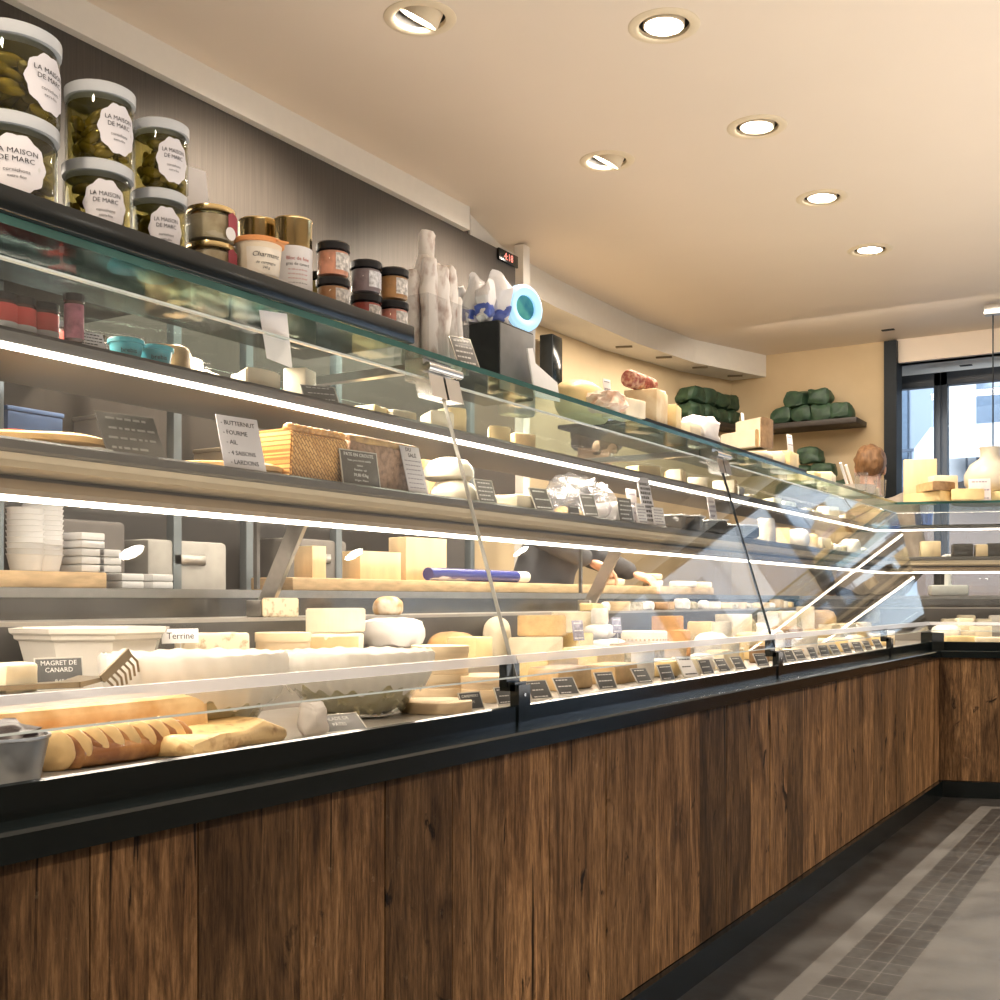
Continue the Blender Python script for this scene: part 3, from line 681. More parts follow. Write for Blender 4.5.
def tubtext(txt, sz, zz):
    o = letters(txt, sz, INK, r, (0, 0, 0), (0, 0, 0), extr=.0001, shear=.3)
    for v in o.data.vertices:
        th = -.1+v.co.x/.04; v.co = Vector(((.0418+(zz-.05)*.11)*math.cos(th), (.0418+(zz-.05)*.11)*math.sin(th), zz+v.co.y))
tubtext('Charmant', .012, .047); tubtext('de campagne', .007, .034); tubtext('240 g', .006, .026)
# small black lid jars
LIDB = M('black_jar_lid', (.02, .02, .022), .25)
def spread_jar(X, px, z, fill, lab, H=.066, y=None, whitelab=False, R0=.030):
    y = yat(px, X) if y is None else y
    r = empty('spread_jar', (X, y, z), (0, 0, rad(-20)), lab, 'jar', 'black-lidded spread jars')
    MB().lathe([(0, .001), (R0-.004, .001), (R0, .006), (R0, H-.018), (R0-.002, H-.014)], seg=28).build('jar_body', JARG, r)
    MB().lathe([(0, .003), (R0-.003, .005), (R0-.0012, .010), (R0-.0012, H-.018), (0, H-.017)], seg=24).build('filling', fill, r)
    MB().lathe([(R0-.001, H-.015), (R0+.002, H-.014), (R0+.0025, H-.003), (R0, H), (0, H)], seg=32).build('lid', LIDB, r)
    MB().lathe([(R0+.0005, .012), (R0+.0005, H-.022)], seg=14, ang=1.5, a0=-.35).build('label', M('patterned_label', (.70, .66, .62), .5, var=.6, scale=160) if not whitelab else M('grey_white_label', (.72, .72, .74), .5, var=.45, scale=150), r)
    return r
F = {n: M2('spread_'+n, c, tuple(min(1, x*1.5) for x in c), 30, .4, .2) for n, c in dict(salmon=(.62, .26, .17), amber=(.40, .18, .07), violet=(.22, .16, .18), red=(.40, .06, .05), caramel=(.36, .17, .06), pink=(.62, .25, .20), olive=(.42, .33, .10)).items()}
for k, (px, X, lo, up, nl, nu) in enumerate(((333, -1.392, 'amber', 'salmon', 'amber', 'salmon pink'), (366, -1.412, 'red', 'violet', 'red', 'violet-grey'), (393, -1.397, 'pink', 'caramel', 'pink', 'caramel brown'))):
    col = ('left', 'middle', 'right')[k]; y = yat(px, X)
    spread_jar(X, px, ZR, F[lo], 'lower %s spread jar with black lid, %s of three stacks' % (nl, col))
    spread_jar(X, px, ZR+.0665, F[up], 'upper %s spread jar with black lid, %s of three stacks' % (nu, col), y=y, whitelab=k == 1)
spread_jar(-1.477, 322, ZR, F['olive'], 'spread jar half hidden between the printed gold tin and the salmon jars', H=.105)
# ------------------------------------------------------------------ wrapped dry sausages in a clear box
SAUS = M2('white_mould_sausage', (.86, .81, .76), (.36, .22, .17), 34, .8, .6, .50, .68, stretch=(1, 1, .5))
r = empty('clear_box', (-1.437, 0, ZG), label='clear acrylic box holding the bundle of white dry sausages', cat='box')
ya, yb = yat(411, -1.437), yat(452, -1.437); r.location.y = (ya+yb)/2; wy = (yb-ya)/2
b = MB()
for sx in (-1, 1): b.box((sx*.045, 0, .075), (.003, 2*wy, .15))
for sy in (-1, 1): b.box((0, sy*wy, .075), (.09, .003, .15))
b.box((0, 0, .0015), (.09, 2*wy, .003)); b.build('box_walls', CLEARP, r)
STR = M('gold_string', (.62, .48, .20), .5)
n = 0
for k, (f, dx, H, lean) in enumerate(((-.85, -.020, .215, -.06), (-.62, .022, .235, -.03), (-.30, -.015, .25, .02), (-.08, .028, .225, 0), (.12, -.02, .315, .0), (.42, .024, .235, .04), (.70, -.02, .25, .05), (.80, .028, .17, .02))):
    y = r.location.y+f*wy*.82; rr = empty('dry_sausage', (r.location.x+dx, y, ZG+.004), (lean, 0, k*.7), 'white moulded dry sausage, %s from the left in the clear box' % ordw(k+1), 'sausage', 'dry sausages in the clear box')
    b = MB().lathe([(0, 0), (.014, .003), (.0185, .015), (.020, H*.3), (.0195, H*.7), (.019, H-.03), (.0165, H-.010), (.012, H-.002), (0, H)], seg=20); b.sub(1).lump(.006, 34, k)
    b.build('sausage', SAUS, rr)
    if k in (4, 6): MB().lathe([(.015, H-.09), (.0215, H-.088), (.0215, H-.083), (.015, H-.081)], seg=16).build('string', STR, rr)
# tag beside, black machine, bags, label scale
card('price_tag', -1.337, 469, ZG, .060, .075, yaw=-16, tilt=26, mat=M('grey_tag_face', (.20, .195, .19), .35), label='grey printed price tag tilted in front of the black machine', cat='price tag', scrib=5, frame=FRAMEM, ink=CHALK)
r = empty('black_machine', (-1.512, 2.395, ZG), (0, 0, 0), 'small black cabinet machine on the top glass under the crisp bags', 'machine')
MB().box((0, 0, .088), (.15, .17, .172), .004).build('housing', BLACKM, r)
MB().box((.0765, .0, .088), (.003, .16, .16), .001).build('side_panel', M('grey_side_panel', (.20, .20, .20), .4), r)
b = MB(); b.box((-.03, -.086, .13), (.05, .003, .004)); b.build('logo_strip', FRAMEM, r)
BLUEP = M('blue_bag_print', (.08, .13, .48), .3, var=.3, scale=30)
BAGW = M('white_bag_film', (.80, .79, .80), .25, var=.1, scale=16, bump=.5)
for k, (dx, dy, h, lean, yaw) in enumerate(((-.045, -.05, .105, .5, 20), (.0, -.03, .12, .35, -15), (.04, -.055, .10, .55, 10), (.03, .035, .14, .22, -20), (-.03, .04, .11, .4, 30))):
    rr = empty('snack_bag', (-1.532+dx, 2.375+dy, ZG+.1755), (0, 0, rad(yaw)), 'white and blue foil snack bag on the black machine, %s of five' % ('back left', 'centre', 'front low', 'tallest', 'back right')[k], 'bag', 'foil bags on the black machine')
    b = MB().box((0, 0, h/2), (.035, .055, h), .012); b.sub(3).lump(.020, 26, k+3)
    for v in b.bm.verts:
        tt = max(0, v.co.z/h-.7)/.3; v.co.x *= 1-.85*tt; v.co.z = max(0.0005, v.co.z); v.co.x += v.co.z*lean*.4
    b.build('bag_film', BAGW, rr)
    b = MB().box((.0, 0, h*.24), (.041, .059, h*.3), .008); b.sub(3).lump(.020, 26, k+3)
    for v in b.bm.verts: v.co.z = max(.002, v.co.z); v.co.x += v.co.z*lean*.4
    b.build('printed_band', BLUEP, rr)
RX = -1.56; RY = yat(524, RX); RZ = zat(524, 308, RX)
r = empty('ring_light_scale', (RX, RY, ZG), (0, 0, rad(-18)), 'grey counter device with glowing pale blue ring around a teal disc', 'device')
MB().box((-.03, 0, (RZ-ZG)/2+.02), (.05, .10, RZ-ZG+.04), .008).build('body', M('grey_device', (.42, .42, .43), .4), r)
b = MB(); b.lathe([(.034, 0), (.034, .012), (.042, .018), (.052, .018), (.062, .010), (.064, 0)], seg=40, rot=(0, rad(90), 0)); b.build('ring', emit('ring_glow', (.42, .74, 1.), .55), r, (-.004, 0, RZ-ZG))
b = MB(); b.lathe([(0, .006), (.035, .006)], seg=32, rot=(0, rad(90), 0)); b.build('disc', M2('teal_disc', (.02, .22, .34), (.10, .48, .45), 14, .2, 0), r, (-.004, 0, RZ-ZG))
MB().lathe([(0, .001), (.010, .001), (.010, 0)], seg=20, rot=(0, rad(90), 0)).build('sticker', M('yellow_sticker', (.78, .70, .12), .5), r, (-.004, 0, .10))
b = MB()
for k in range(3): b.lathe([(0, .003), (.005, .003), (.005, 0)], seg=12, rot=(0, rad(90), 0), c=(0, -.02+.014*k, .075-.004*k))
b.build('buttons', BLACKM, r, (-.004, 0, 0))
# dark loudspeaker on the back wall, digital display on the panel
p = atY(582, 345, 6.0)
sp = empty('loudspeaker', (-3.06, yat(551, -3.06), zat(551, 360, -3.06)), (0, 0, rad(4)), 'tall black loudspeaker on the sandy wall beyond the ring device', 'speaker')
MB().box((0, 0, 0), (.08, .13, .26), .006).build('cabinet', BLACKM, sp); MB().box((.041, 0, 0), (.004, .115, .24), .002).build('grille', BLACK, sp)
r = empty('digital_display', (XW+.022, yat(503, XW), zat(503, 259, XW)), (0, 0, 0), 'small black digital display with red and white digits on the brown panel', 'display')
MB().box((.004, 0, 0), (.010, .17, .055), .003).build('housing', BLACK, r)
letters('4:18', .045, emit('red_digit', (1., .25, .2), 1.4), r, (.0095, .0, 0), name='digits')
# ------------------------------------------------------------------ cheeses: builders
def b_wheel(r, h, m, bev=None, lump=.003, seed=0):
    bev = bev or h*.3
    b = MB().lathe([(0, 0), (r-bev, 0), (r-bev*.3, bev*.3), (r, bev), (r, h-bev), (r-bev*.3, h-bev*.3), (r-bev, h), (r*.5, h+.0008), (0, h+.001)], seg=36)
    if lump: b.lump(lump, 26, seed)
    for v in b.bm.verts: v.co.z = max(v.co.z, .0004)
    return b, [m]
def b_wedge(r, h, ang, mr, mp, seed=0):
    n = max(6, int(ang*10)); pts = [(0, 0)]+[(r*math.cos(ang*(i/n-.5)), r*math.sin(ang*(i/n-.5))) for i in range(n+1)]
    b = MB().prism(pts, 0, h, 'z', bev=.003); b.bm.normal_update()
    for f in b.bm.faces:
        c = f.calc_center_median(); nrm = f.normal
        out = math.hypot(c.x, c.y) > r*.9 and abs(nrm.z) < .5
        f.material_index = 0 if (out or abs(nrm.z) > .8) else 1
    return b, [mr, mp]
def b_block(d, m, bev=.004, lump=.0015, seed=0, m2=None):
    b = MB().box((0, 0, d[2]/2), d, bev, seg=2)
    if lump: b.sub(2).lump(lump, 40, seed)
    for v in b.bm.verts: v.co.z = max(v.co.z, .0004)
    if m2:
        b.bm.normal_update()
        for f in b.bm.faces: f.material_index = 1 if f.normal.x > .6 or f.normal.y < -.6 else 0
        return b, [m, m2]
    return b, [m]
def b_round(r, h, m, seed=0, lump=.06):
    b = MB().ell((0, 0, h/2), (r, r, h/2), 3, lump=lump, seed=seed, lsc=9, sq=.25)
    for v in b.bm.verts: v.co.z = max(v.co.z, .0004)
    return b, [m]
def b_loaf(l, w, h, m, seed=0, lump=.05, along='y'):
    b = MB().ell((0, 0, h*.42), (w/2, l/2, h*.58), 4, lump=lump, seed=seed, lsc=9, sq=.22)
    for v in b.bm.verts: v.co.z = max(v.co.z, .0004)
    return b, [m]
def b_half(r, h, mr, mp, seed=0):
    return b_wedge(r, h, PI, mr, mp, seed)
ROWN = {'front': 'front deck row', 'middle': 'second deck row', 'back': 'raised back deck row', 'ledge': 'rear ledge', 'shelf': 'lower glass shelf', 'upper': 'upper glass shelf', 'top': 'top glass past the joint', 'wing': 'far return counter'}
ROWS = {k: [] for k in ROWN}
def reg(row, o, y, desc, cat='cheese', key=None):
    ROWS[row].append([y if key is None else key, o, desc, cat]); return o
def put(row, name, bm, X, px, z, desc, yaw=0, cat='cheese', y=None, key=None):
    b, ms = bm
    y = yat(px, X) if y is None else y
    o = b.build(name, ms, loc=(X, y, z), rot=(0, 0, rad(yaw)))
    return reg(row, o, y, desc, cat, key)
def wood_box(row, X, px, z, r, h, desc, y=None, key=None):
    y = yat(px, X) if y is None else y
    o = empty('cheese_box', (X, y, z), (0, 0, R.uniform(0, 6)))
    MB().lathe([(0, 0), (r-.0015, 0), (r-.001, .001), (r-.001, h*.62), (r-.003, h*.62)], seg=36).build('box_base', WOODL, o)
    MB().lathe([(r-.0005, h*.45), (r+.0008, h*.45), (r+.0008, h-.001), (r, h), (0, h)], seg=36).build('box_lid', WOODL, o)
    return reg(row, o, y, desc, 'cheese box', key)
# ---- deck, first panel (left)
r = empty('metal_pail', (-1.205, yat(4, -1.205), Z1), label='small grey zinc pail at the left end by the front rail', cat='pail')
ZN = M('zinc', (.36, .38, .40), .35, .8, var=.2, scale=20)
MB().lathe([(0, .001), (.040, .001), (.050, .050), (.0525, .052), (.0525, .055), (.049, .055), (.039, .003), (0, .003)], seg=32).build('pail_body', ZN, r)
MB().ell((0, 0, .050), (.044, .044, .022), 3, lump=.3, seed=4, lsc=12).build('dark_filling', M('dark_prunes', (.05, .03, .03), .3, var=.4), r)
b = MB()
y1, y2 = yat(40, -1.235), yat(168, -1.235); L = y2-y1
b.ell((0, 0, .016), (.036, L/2, .020), 3, sq=.2, mi=1)
for k in range(8):
    f = -L/2+L*(k+.5)/8
    b.ell((.012, f-.006, .026), (.030, .0105, .028), 3, rot=(.10, .55, .85), lump=.06, seed=k)
    b.ell((.010, f+.012, .022), (.031, .011, .026), 3, rot=(.10, .55, .85), lump=.10, seed=k+9, mi=1)
for v in b.bm.verts: v.co.z = max(v.co.z, .0005)
o = b.build('braided_pastry', [M('braid_pale', (.84, .58, .27), .4, var=.2, scale=30, coat=.2), M2('braid_brown', (.50, .24, .08), (.26, .10, .035), 26, .3, .3, coat=.4)], loc=(-1.235, (y1+y2)/2, Z1))
tag(o, 'glazed brown braided pastry lying along the front rail beside the zinc pail', 'pastry')
y1, y2 = yat(150, -1.235), yat(255, -1.235)
b = MB().box((0, 0, .014), (.13, y2-y1+.03, .028), .008); b.sub(3).lump(.014, 34, 5)
for v in b.bm.verts: v.co.z = max(v.co.z, .0005)
tag(b.build('puff_pastry', M2('flaky_pastry', (.86, .62, .30), (.46, .22, .07), 42, .4, .5, .52, .72), loc=(-1.235, (y1+y2)/2+.006, Z1), rot=(0, 0, rad(9))), 'flat golden puff pastry at the front rail right of the braided pastry', 'pastry')
b = MB().box((0, 0, .037), (.070, .42, .074), .014); b.sub(3).lump(.006, 18, 8)
for v in b.bm.verts: v.co.z = max(v.co.z, .0005)
tag(b.build('golden_tart', M2('tart_top', (.86, .62, .33), (.62, .33, .11), 16, .5, .3, .45, .72), loc=(-1.315, 1.02, Z1), rot=(0, 0, 0)), 'long golden slab tart lying behind the braided pastry', 'tart')
MACA = M2('penne_salad', (.82, .70, .38), (.93, .86, .62), 30, .4, .5, .35, .6)
def bowl(X, px, R0, H, lab, seed, top):
    r = empty('salad_bowl', (X, yat(px, X), Z1), (0, 0, 0), lab, 'bowl', 'clear bowls with paper liners')
    MB().lathe([(0, .012), (R0*.54, .012), (R0*.78, H*.52), (0, H*.58)], seg=36).lump(.006, 26, seed).build('salad_base', MACA, r)
    MB().lathe([(0, .002), (R0*.55, .002), (R0*.62, .006), (R0*.88, H*.6), (R0, H*.93), (R0*.99, H*.93), (R0*.86, H*.6), (R0*.58, .008), (0, .006)], seg=40).build('bowl', glassy('acrylic_bowl', (.93, .94, .93), 1.2, .02, haze=.05), r)
    rr = random.Random(seed); m = MB()
    for k in range(150):
        a = rr.uniform(0, 2*PI); q = R0*.84*rr.random()**.25; zz = .016+rr.random()*H*.5; q = min(q, R0*(.58+.36*zz/H)-.014)
        v = Vector((rr.uniform(-1, 1), rr.uniform(-1, 1), rr.uniform(-.7, .7))).normalized()*.017
        c = Vector((q*math.cos(a), q*math.sin(a), max(zz, .02))); m.cyl(c-v, c+v, .0055, seg=8)
    tag(m.build('pasta', MACA, r), kind='stuff')
    # liner: pleated paper skirt over the rim
    t = bmesh.new(); n = 144; rings = []
    for (q, z, amp) in ((.60, H*.62, .01), (.80, H*.84, .02), (.96, H*1.08, .03), (1.01, H*1.16, .035), (1.05, H*1.10, .04), (1.04, H*.90, .05), (1.01, H*.76, .07), (.965, H*.62, .11), (.93, H*.52, .16)):
        ring = []
        for i in range(n):
            a = 2*PI*i/n; w = noise.noise(Vector((math.cos(a)*3, math.sin(a)*3, seed+z*9)))*1.3+.35*math.sin(a*11+seed)+.45*math.sin(a*27+seed+z*30)
            ring.append(t.verts.new((R0*q*(1+amp*w*.5)*math.cos(a), R0*q*(1+amp*w*.5)*math.sin(a), z+w*amp*R0*.55)))
        rings.append(ring)
    for a, c in zip(rings, rings[1:]):
        for i in range(n): t.faces.new((a[i], a[(i+1) % n], c[(i+1) % n], c[i]))
    m = MB(); m._add(t); m.build('paper_liner', PARCH, r, ang=80)
    m = MB()
    m.ell((0, 0, H*.80), (R0*.74, R0*.74, H*.26), 3, lump=.15, seed=seed, lsc=12); m.build('topping', top, r)
    return r
bowl(-1.385, 196, .142, .112, 'left clear bowl with white paper liner and green-tinged pasta', 3, M('pale_filling', (.86, .80, .66), .6))
bowl(-1.345, 356, .140, .104, 'right clear bowl of penne with white pleated paper liner', 6, M('pale_filling2', (.87, .77, .56), .6, bump=.4))
b = MB()
for k, (x, y, z) in enumerate(((0, 0, .005), (.012, .016, .012), (-.01, .03, .008), (0, -.022, .006))): b.ell((x, y, z), (.016, .024, .012), 2, rot=(0, 0, k), lump=.2, seed=k)
# octagonal dish
r = empty('ceramic_dish', (-1.665, yat(92, -1.665), Z2), (0, 0, rad(22.5)), 'large white octagonal ceramic dish with baked top behind the price tag', 'dish')
CERAM = M('cream_ceramic', (.84, .78, .70), .22, var=.03, coat=.4)
r.scale = (.93, .93, 1); H = .122; b = MB().lathe([(0, .001), (.100, .001), (.106, .006), (.132, H-.022), (.140, H-.018), (.141, H-.012), (.148, H-.008), (.150, H), (.143, H), (.128, H-.020), (.100, .010), (0, .008)], seg=8)
b.build('dish', CERAM, r, ang=20)
MB().lathe([(0, H-.012), (.07, H-.006), (.136, H-.016)], seg=8).lump(.004, 20).build('gratin', CRUSTL, r)
card('price_tag', -1.515, 63, Z1, .074, .050, yaw=-18, tilt=10, mat=SLATE, label='slate tag reading magret de canard in front of the white dish', cat='price tag', lines=[('MAGRET DE', .0105, 0, .84), ('CANARD', .0105, 0, .62), ('9,60 €/Pce', .0085, .15, .26)], frame=FRAMEM, ink=CHALK, stake=.075)
card('price_tag', -1.545, 184, Z1, .070, .026, yaw=-18, tilt=6, mat=PAPER, label='narrow white handwritten card reading Terrine by the speckled block', cat='price tag', lines=[('Terrine', .017, 0, .5)], stake=.138)
tag(MB().box((0, 0, .0425), (.09, .30, .085), .006).build('steel_tray', M('dark_tray', (.10, .09, .085), .4, .4), loc=(-1.405, .88, Z1)), 'dark box tray at the far left supporting the tongs', 'tray')
tag(MB().box((0, 0, .021), (.045, .06, .042), .005).sub(2).lump(.002, 40).build('butter_block', CREAM, loc=(-1.405, yat(10, -1.405), Z1+.0855), rot=(0, 0, .2)), 'cream coloured block on the dark tray at the far left', 'cheese')
r = empty('serving_tongs', (-1.385, 1.02, Z1+.0855), (0, 0, 0), 'brown slotted serving tongs lying on the dark tray', 'tongs')
HORN = M('bronzed_steel', (.24, .18, .11), .28, .7, var=.2)
b = MB(); b.loft([(-.012, -.10, .008), (.012, -.10, .008), (.012, -.10, .014), (-.012, -.10, .014)], [(-.018, .045, .004), (.018, .045, .004), (.018, .045, .012), (-.018, .045, .012)]); b.build('handle', HORN, r)
b = MB(); b.loft([(-.02, .04, .004), (.02, .04, .004), (.02, .04, .012), (-.02, .04, .012)], [(-.03, .075, .012), (.03, .075, .012), (.03, .075, .018), (-.03, .075, .018)])
b.build('shoulder', HORN, r)
b = MB()
b.loft([(.036, .07, .010), (.036, .12, .046), (.032, .12, .046), (.032, .07, .010)], [(.036, .062, .020), (.036, .112, .058), (.032, .112, .058), (.032, .062, .020)])
for k in range(7):
    f = k/6; p0 = Vector((.034, .074+.044*f, .014+.034*f)); b.tube([p0, p0+Vector((.002, .010, -.010)), p0+Vector((.002, .013, -.026))], .0019, 6)
b.build('comb_head', HORN, r)
# cheeses
key = yat(283, -1.63)
put('back', 'terrine_block', b_block((.085, .12, .105), SPECK, .006, .003, 2), -1.655, 212, Z2, 'speckled nougat-coloured terrine block', -12, 'terrine')
for k in range(3): wood_box('back', -1.625, 283, Z2+.0343*k, .057, .034, '%s poplar box in a stack of three' % ('bottom', 'middle', 'top')[k], key=key)
k2 = yat(326, -1.72)
put('back', 'round_cheese', b_wheel(.086, .046, WHITEC, .006), -1.72, 326, Z2, 'bottom white wheel under the orange-banded one', key=k2)
o = empty('round_cheese', (-1.72, k2, Z2+.047)); b, ms = b_wheel(.086, .046, IVORY, .006); b.build('rind', ms, o); MB().lathe([(.0868, .006), (.0868, .040)], seg=16, ang=1.5, a0=-1.35).build('band', M('apricot_band', (.80, .56, .28), .5), o); reg('back', o, k2, 'middle ivory wheel with apricot paper band', key=k2)
o = put('back', 'round_cheese', b_half(.088, .056, IVORY, IVORY), -1.745, 326, Z2+.095, 'pale half wheel topping two wheels', 5, key=k2)
o.location.x = -1.74
k3 = yat(396, -1.70)
put('back', 'wrapped_cheese', b_block((.12, .15, .05), WRAPW, .012, .006, 3), -1.70, 396, Z2, 'lower flat white paper parcel', key=k3)
b, ms = b_wheel(.080, .072, WRAPW, .028, .008, 4); o = b.build('wrapped_cheese', ms, loc=(-1.71, k3, Z2+.052)); reg('back', o, k3, 'upper round cheese bundled in crumpled white paper', key=k3)
put('back', 'bread_loaf', b_loaf(.17, .10, .085, CRUST, 3), -1.71, 452, Z2+.0, 'golden brown oval bread loaf', 0, 'bread')
put('back', 'cheese_block', b_block((.09, .08, .075), YELLOW, .004, .001, 3), -1.60, 470, Z2, 'buttery yellow cheese block beside the joint')
k4 = yat(527, -1.625)
put('back', 'half_cheese', b_half(.105, .064, CREAM, CREAM), -1.665, 527, Z2, 'lower smooth cream half wheel seen flat side on', 0, key=k4)
put('back', 'half_cheese', b_half(.098, .060, OCHRE, CREAM), -1.675, 533, Z2+.0655, 'upper tan half wheel seen flat side on', 2, key=k4)
k5 = yat(492, -1.775)
put('back', 'cheese_log', b_loaf(.10, .07, .12, CREAM, 5), -1.765, 497, Z2, 'short upright cream log', key=k5)
put('back', 'round_cheese', b_half(.10, .13, CREAM, IVORY), -1.795, 566, Z2, 'tall pale cut wheel', 0)
put('back', 'cut_cheese', b_block((.07, .07, .072), GREYR, .003, .001, 4, YELLOW), -1.60, 577, Z2, 'cut block with grey-green rind', -20)
key = yat(600, -1.66); rr = random.Random(4)
for k, (dy, dx, zz) in enumerate(((-.055, .0, 0), (.02, .0, 0), (-.02, -.055, 0), (-.045, -.03, .046), (.018, -.035, .046))):
    o = put('back', 'round_goat_cheese', b_round(.037, .046, WHITEC, k), -1.62+dx, 600, Z2+zz, '%s white goat cheese ball in the heap' % ('front left', 'front right', 'rear', 'upper left', 'upper right')[k], y=key+dy, key=key)
o = b_wheel(.028, .050, WHITEC, .006)[0].build('goat_cylinder', [WHITEC], loc=(-1.655, key-.012, Z2+.092)); reg('back', o, key, 'small white goat cheese cylinder crowning the heap', key=key)
b, ms = b_wheel(.078, .066, CREAM, .006, 0)
o = empty('moulded_cheese', (-1.595, yat(644, -1.595), Z2)); b.build('cheese', ms, o)
b = MB()
for k in range(34):
    a = 2*PI*k/34
    for zz in (.018, .028, .038): b.box((.0775*math.cos(a), .0775*math.sin(a), zz), (.004, .006, .006), .001, rot=(0, 0, a))
b.build('mould_pattern', OCHRE, o); reg('back', o, o.location.y, 'cream basket-moulded cheese with dotted side')
put('ledge', 'bread_roll', b_loaf(.085, .07, .050, M2('floury_crust', (.62, .38, .18), (.86, .74, .58), 30, .7, .4), 9), -1.86, 388, Z3, 'small floury brown roll', 0, 'bread')
put('ledge', 'cheese_wedge', b_wedge(.12, .045, .8, OCHRE, SPECK, 3), -1.83, 262, Z3, 'pale wedge with mottled rind', 110)
put('front', 'cheese_box_flat', b_wheel(.07, .022, WOODL, .002, 0), -1.255, 436, Z1, 'low flat round wooden box at the rail', 0, 'cheese box')
key = yat(440, -1.40)
for k in range(4): wood_box('middle', -1.39, 440, Z1+.0295*k, .062, .029, '%s round poplar box in the tall stack of four' % ('bottom', 'second', 'third', 'top')[k], key=key)
key = yat(487, -1.31)
for k in range(2): wood_box('front', -1.305, 487, Z1+.0275*k, .070, .027, '%s wide poplar box of a pair' % ('lower', 'upper')[k], key=key)
slate(-1.195, 474, Z1, .056, .034, lines=[('CAMEMBERT', .0078, 0, .78), ('4,90 €', .006, 0, .42)])
slate(-1.195, 508, Z1, .050, .036, seed=3)
card('price_tag', -1.19, 344, Z1, .095, .040, yaw=-14, tilt=52, mat=M('grey_tag_face', (.20, .195, .19), .35), label='grey tag leaning back at the rail before the right penne bowl', cat='price tag', lines=[('SALADE DE', .010, 0, .74), ('PÂTES', .010, 0, .40)], frame=FRAMEM, ink=CHALK)
put('front', 'paper_twist', b_block((.04, .05, .05), PARCH, .012, .010, 12), -1.205, 313, Z1, 'crumpled white paper twist before the penne bowl', 0, 'paper')
# ---- deck, remaining length: assorted cheeses
DESC = {}
def assorted(row, X, y, z, k, rr, wmax):
    s = wmax
    pick = rr.choice(['wheel', 'half', 'wedge', 'block', 'round', 'log', 'cut', 'wrap', 'crust', 'boxed', 'tall'])
    yaw = rr.uniform(-25, 25)
    rind, rn = rr.choice([(CREAM, 'cream'), (IVORY, 'ivory'), (OCHRE, 'ochre'), (WHITEC, 'white'), (ORANGER, 'orange'), (GREYR, 'grey-green'), (YELLOW, 'yellow'), (BROWNR, 'brown')])
    paste, pn = rr.choice([(IVORY, 'ivory'), (YELLOW, 'yellow'), (CREAM, 'cream'), (BLUEC, 'blue-veined')])
    h = rr.uniform(*{'front': (.045, .072), 'middle': (.085, .118), 'back': (.085, .14), 'ledge': (.03, .05), 'shelf': (.05, .085)}[row])
    if pick == 'wheel': return put(row, 'round_cheese', b_wheel(s*.5, h, rind, None, .003, k), X, 0, z, '%s round cheese' % rn, yaw, y=y)
    if pick == 'half': return put(row, 'half_cheese', b_half(s*.52, h, rind, paste), X-s*.2, 0, z, 'half wheel with %s rind and %s paste' % (rn, pn), rr.choice([-8, 0, 8])+0, y=y)
    if pick == 'wedge': return put(row, 'cheese_wedge', b_wedge(s*.95, h, rr.uniform(.5, .9), rind, paste), X-s*.2, 0, z, 'wedge of %s cheese with %s rind' % (pn, rn), rr.uniform(-110, -60), y=y+s*.45)
    if pick == 'block': return put(row, 'cheese_block', b_block((s*.6, s*.85, h), rind if rn != 'brown' else CREAM, .004, .002, k), X, 0, z, '%s rectangular cheese' % (rn if rn != 'brown' else 'cream'), yaw, y=y)
    if pick == 'cut': return put(row, 'cut_cheese', b_block((s*.6, s*.8, h), rind, .003, .001, k, paste), X, 0, z, '%s-rinded slab cut to show %s paste' % (rn, pn), yaw, y=y)
    if pick == 'round': return put(row, 'round_cheese', b_round(s*.42, h, WHITEC if rn in ('brown', 'ochre') else rind, k), X, 0, z, 'small domed %s cheese' % ('white' if rn in ('brown', 'ochre') else rn), 0, y=y)
    if pick == 'log': return put(row, 'cheese_log', b_loaf(s*.9, s*.45, h*.8, WHITEC if k % 2 else GREYR, k), X, 0, z, '%s log-shaped cheese' % ('white' if k % 2 else 'ashy grey'), yaw, y=y)
    if pick == 'wrap': return put(row, 'wrapped_cheese', b_block((s*.6, s*.8, h), WRAPW, .012, .008, k), X, 0, z, 'cheese wrapped in crumpled white paper', yaw, y=y)
    if pick == 'crust': return put(row, 'cheese_slab', b_block((s*.6, s*.9, h*.8), OCHRE, .006, .004, k, YELLOW), X, 0, z, 'thick slab with rough ochre crust', yaw, y=y)
    if pick == 'boxed': return wood_box(row, X, 0, z, s*.45, h*.7, 'round poplar cheese box', y=y)
    return put(row, 'round_cheese', b_half(s*.45, h*1.3, rind, paste), X-s*.18, 0, z, 'tall cut half wheel, %s rind, %s face' % (rn, pn), 0, y=y)
rr = random.Random(21)
def fill(row, X, z, ya, yb, w0, w1, jx=.01):
    y = ya; k = 0
    while y < yb:
        w = rr.uniform(w0, w1); assorted(row, X+rr.uniform(-jx, jx), y+w/2, z, k, rr, w*.93); y += w+rr.uniform(.004, .03); k += 1
# hand-placed front and second rows right of the post
put('front', 'cheese_slab', b_block((.09, .15, .055), BROWNR, .006, .004, 4, OCHRE), -1.315, 560, Z1, 'brown crusted slab right of the post', -4)
put('front', 'cheese_slab', b_block((.09, .15, .050), OCHRE, .004, .002, 6), -1.305, 611, Z1, 'tan crusted slab', 3)
put('middle', 'cheese_slab', b_block((.11, .16, .075), OCHRE, .006, .004, 8, YELLOW), -1.44, 545, Z1, 'ochre crusted block behind the slabs', 0)
put('middle', 'cut_cheese', b_block((.11, .17, .085), GREYR, .005, .003, 9, YELLOW), -1.44, 594, Z1, 'grey-green rinded block with cut yellow face', 0)
put('middle', 'cut_cheese', b_block((.11, .16, .085), BROWNR, .005, .003, 10, GREYR), -1.44, 637, Z1, 'dark rinded block with olive side', 0)
fill('front', -1.285, Z1, yat(634, -1.285), 5.62, .10, .15)
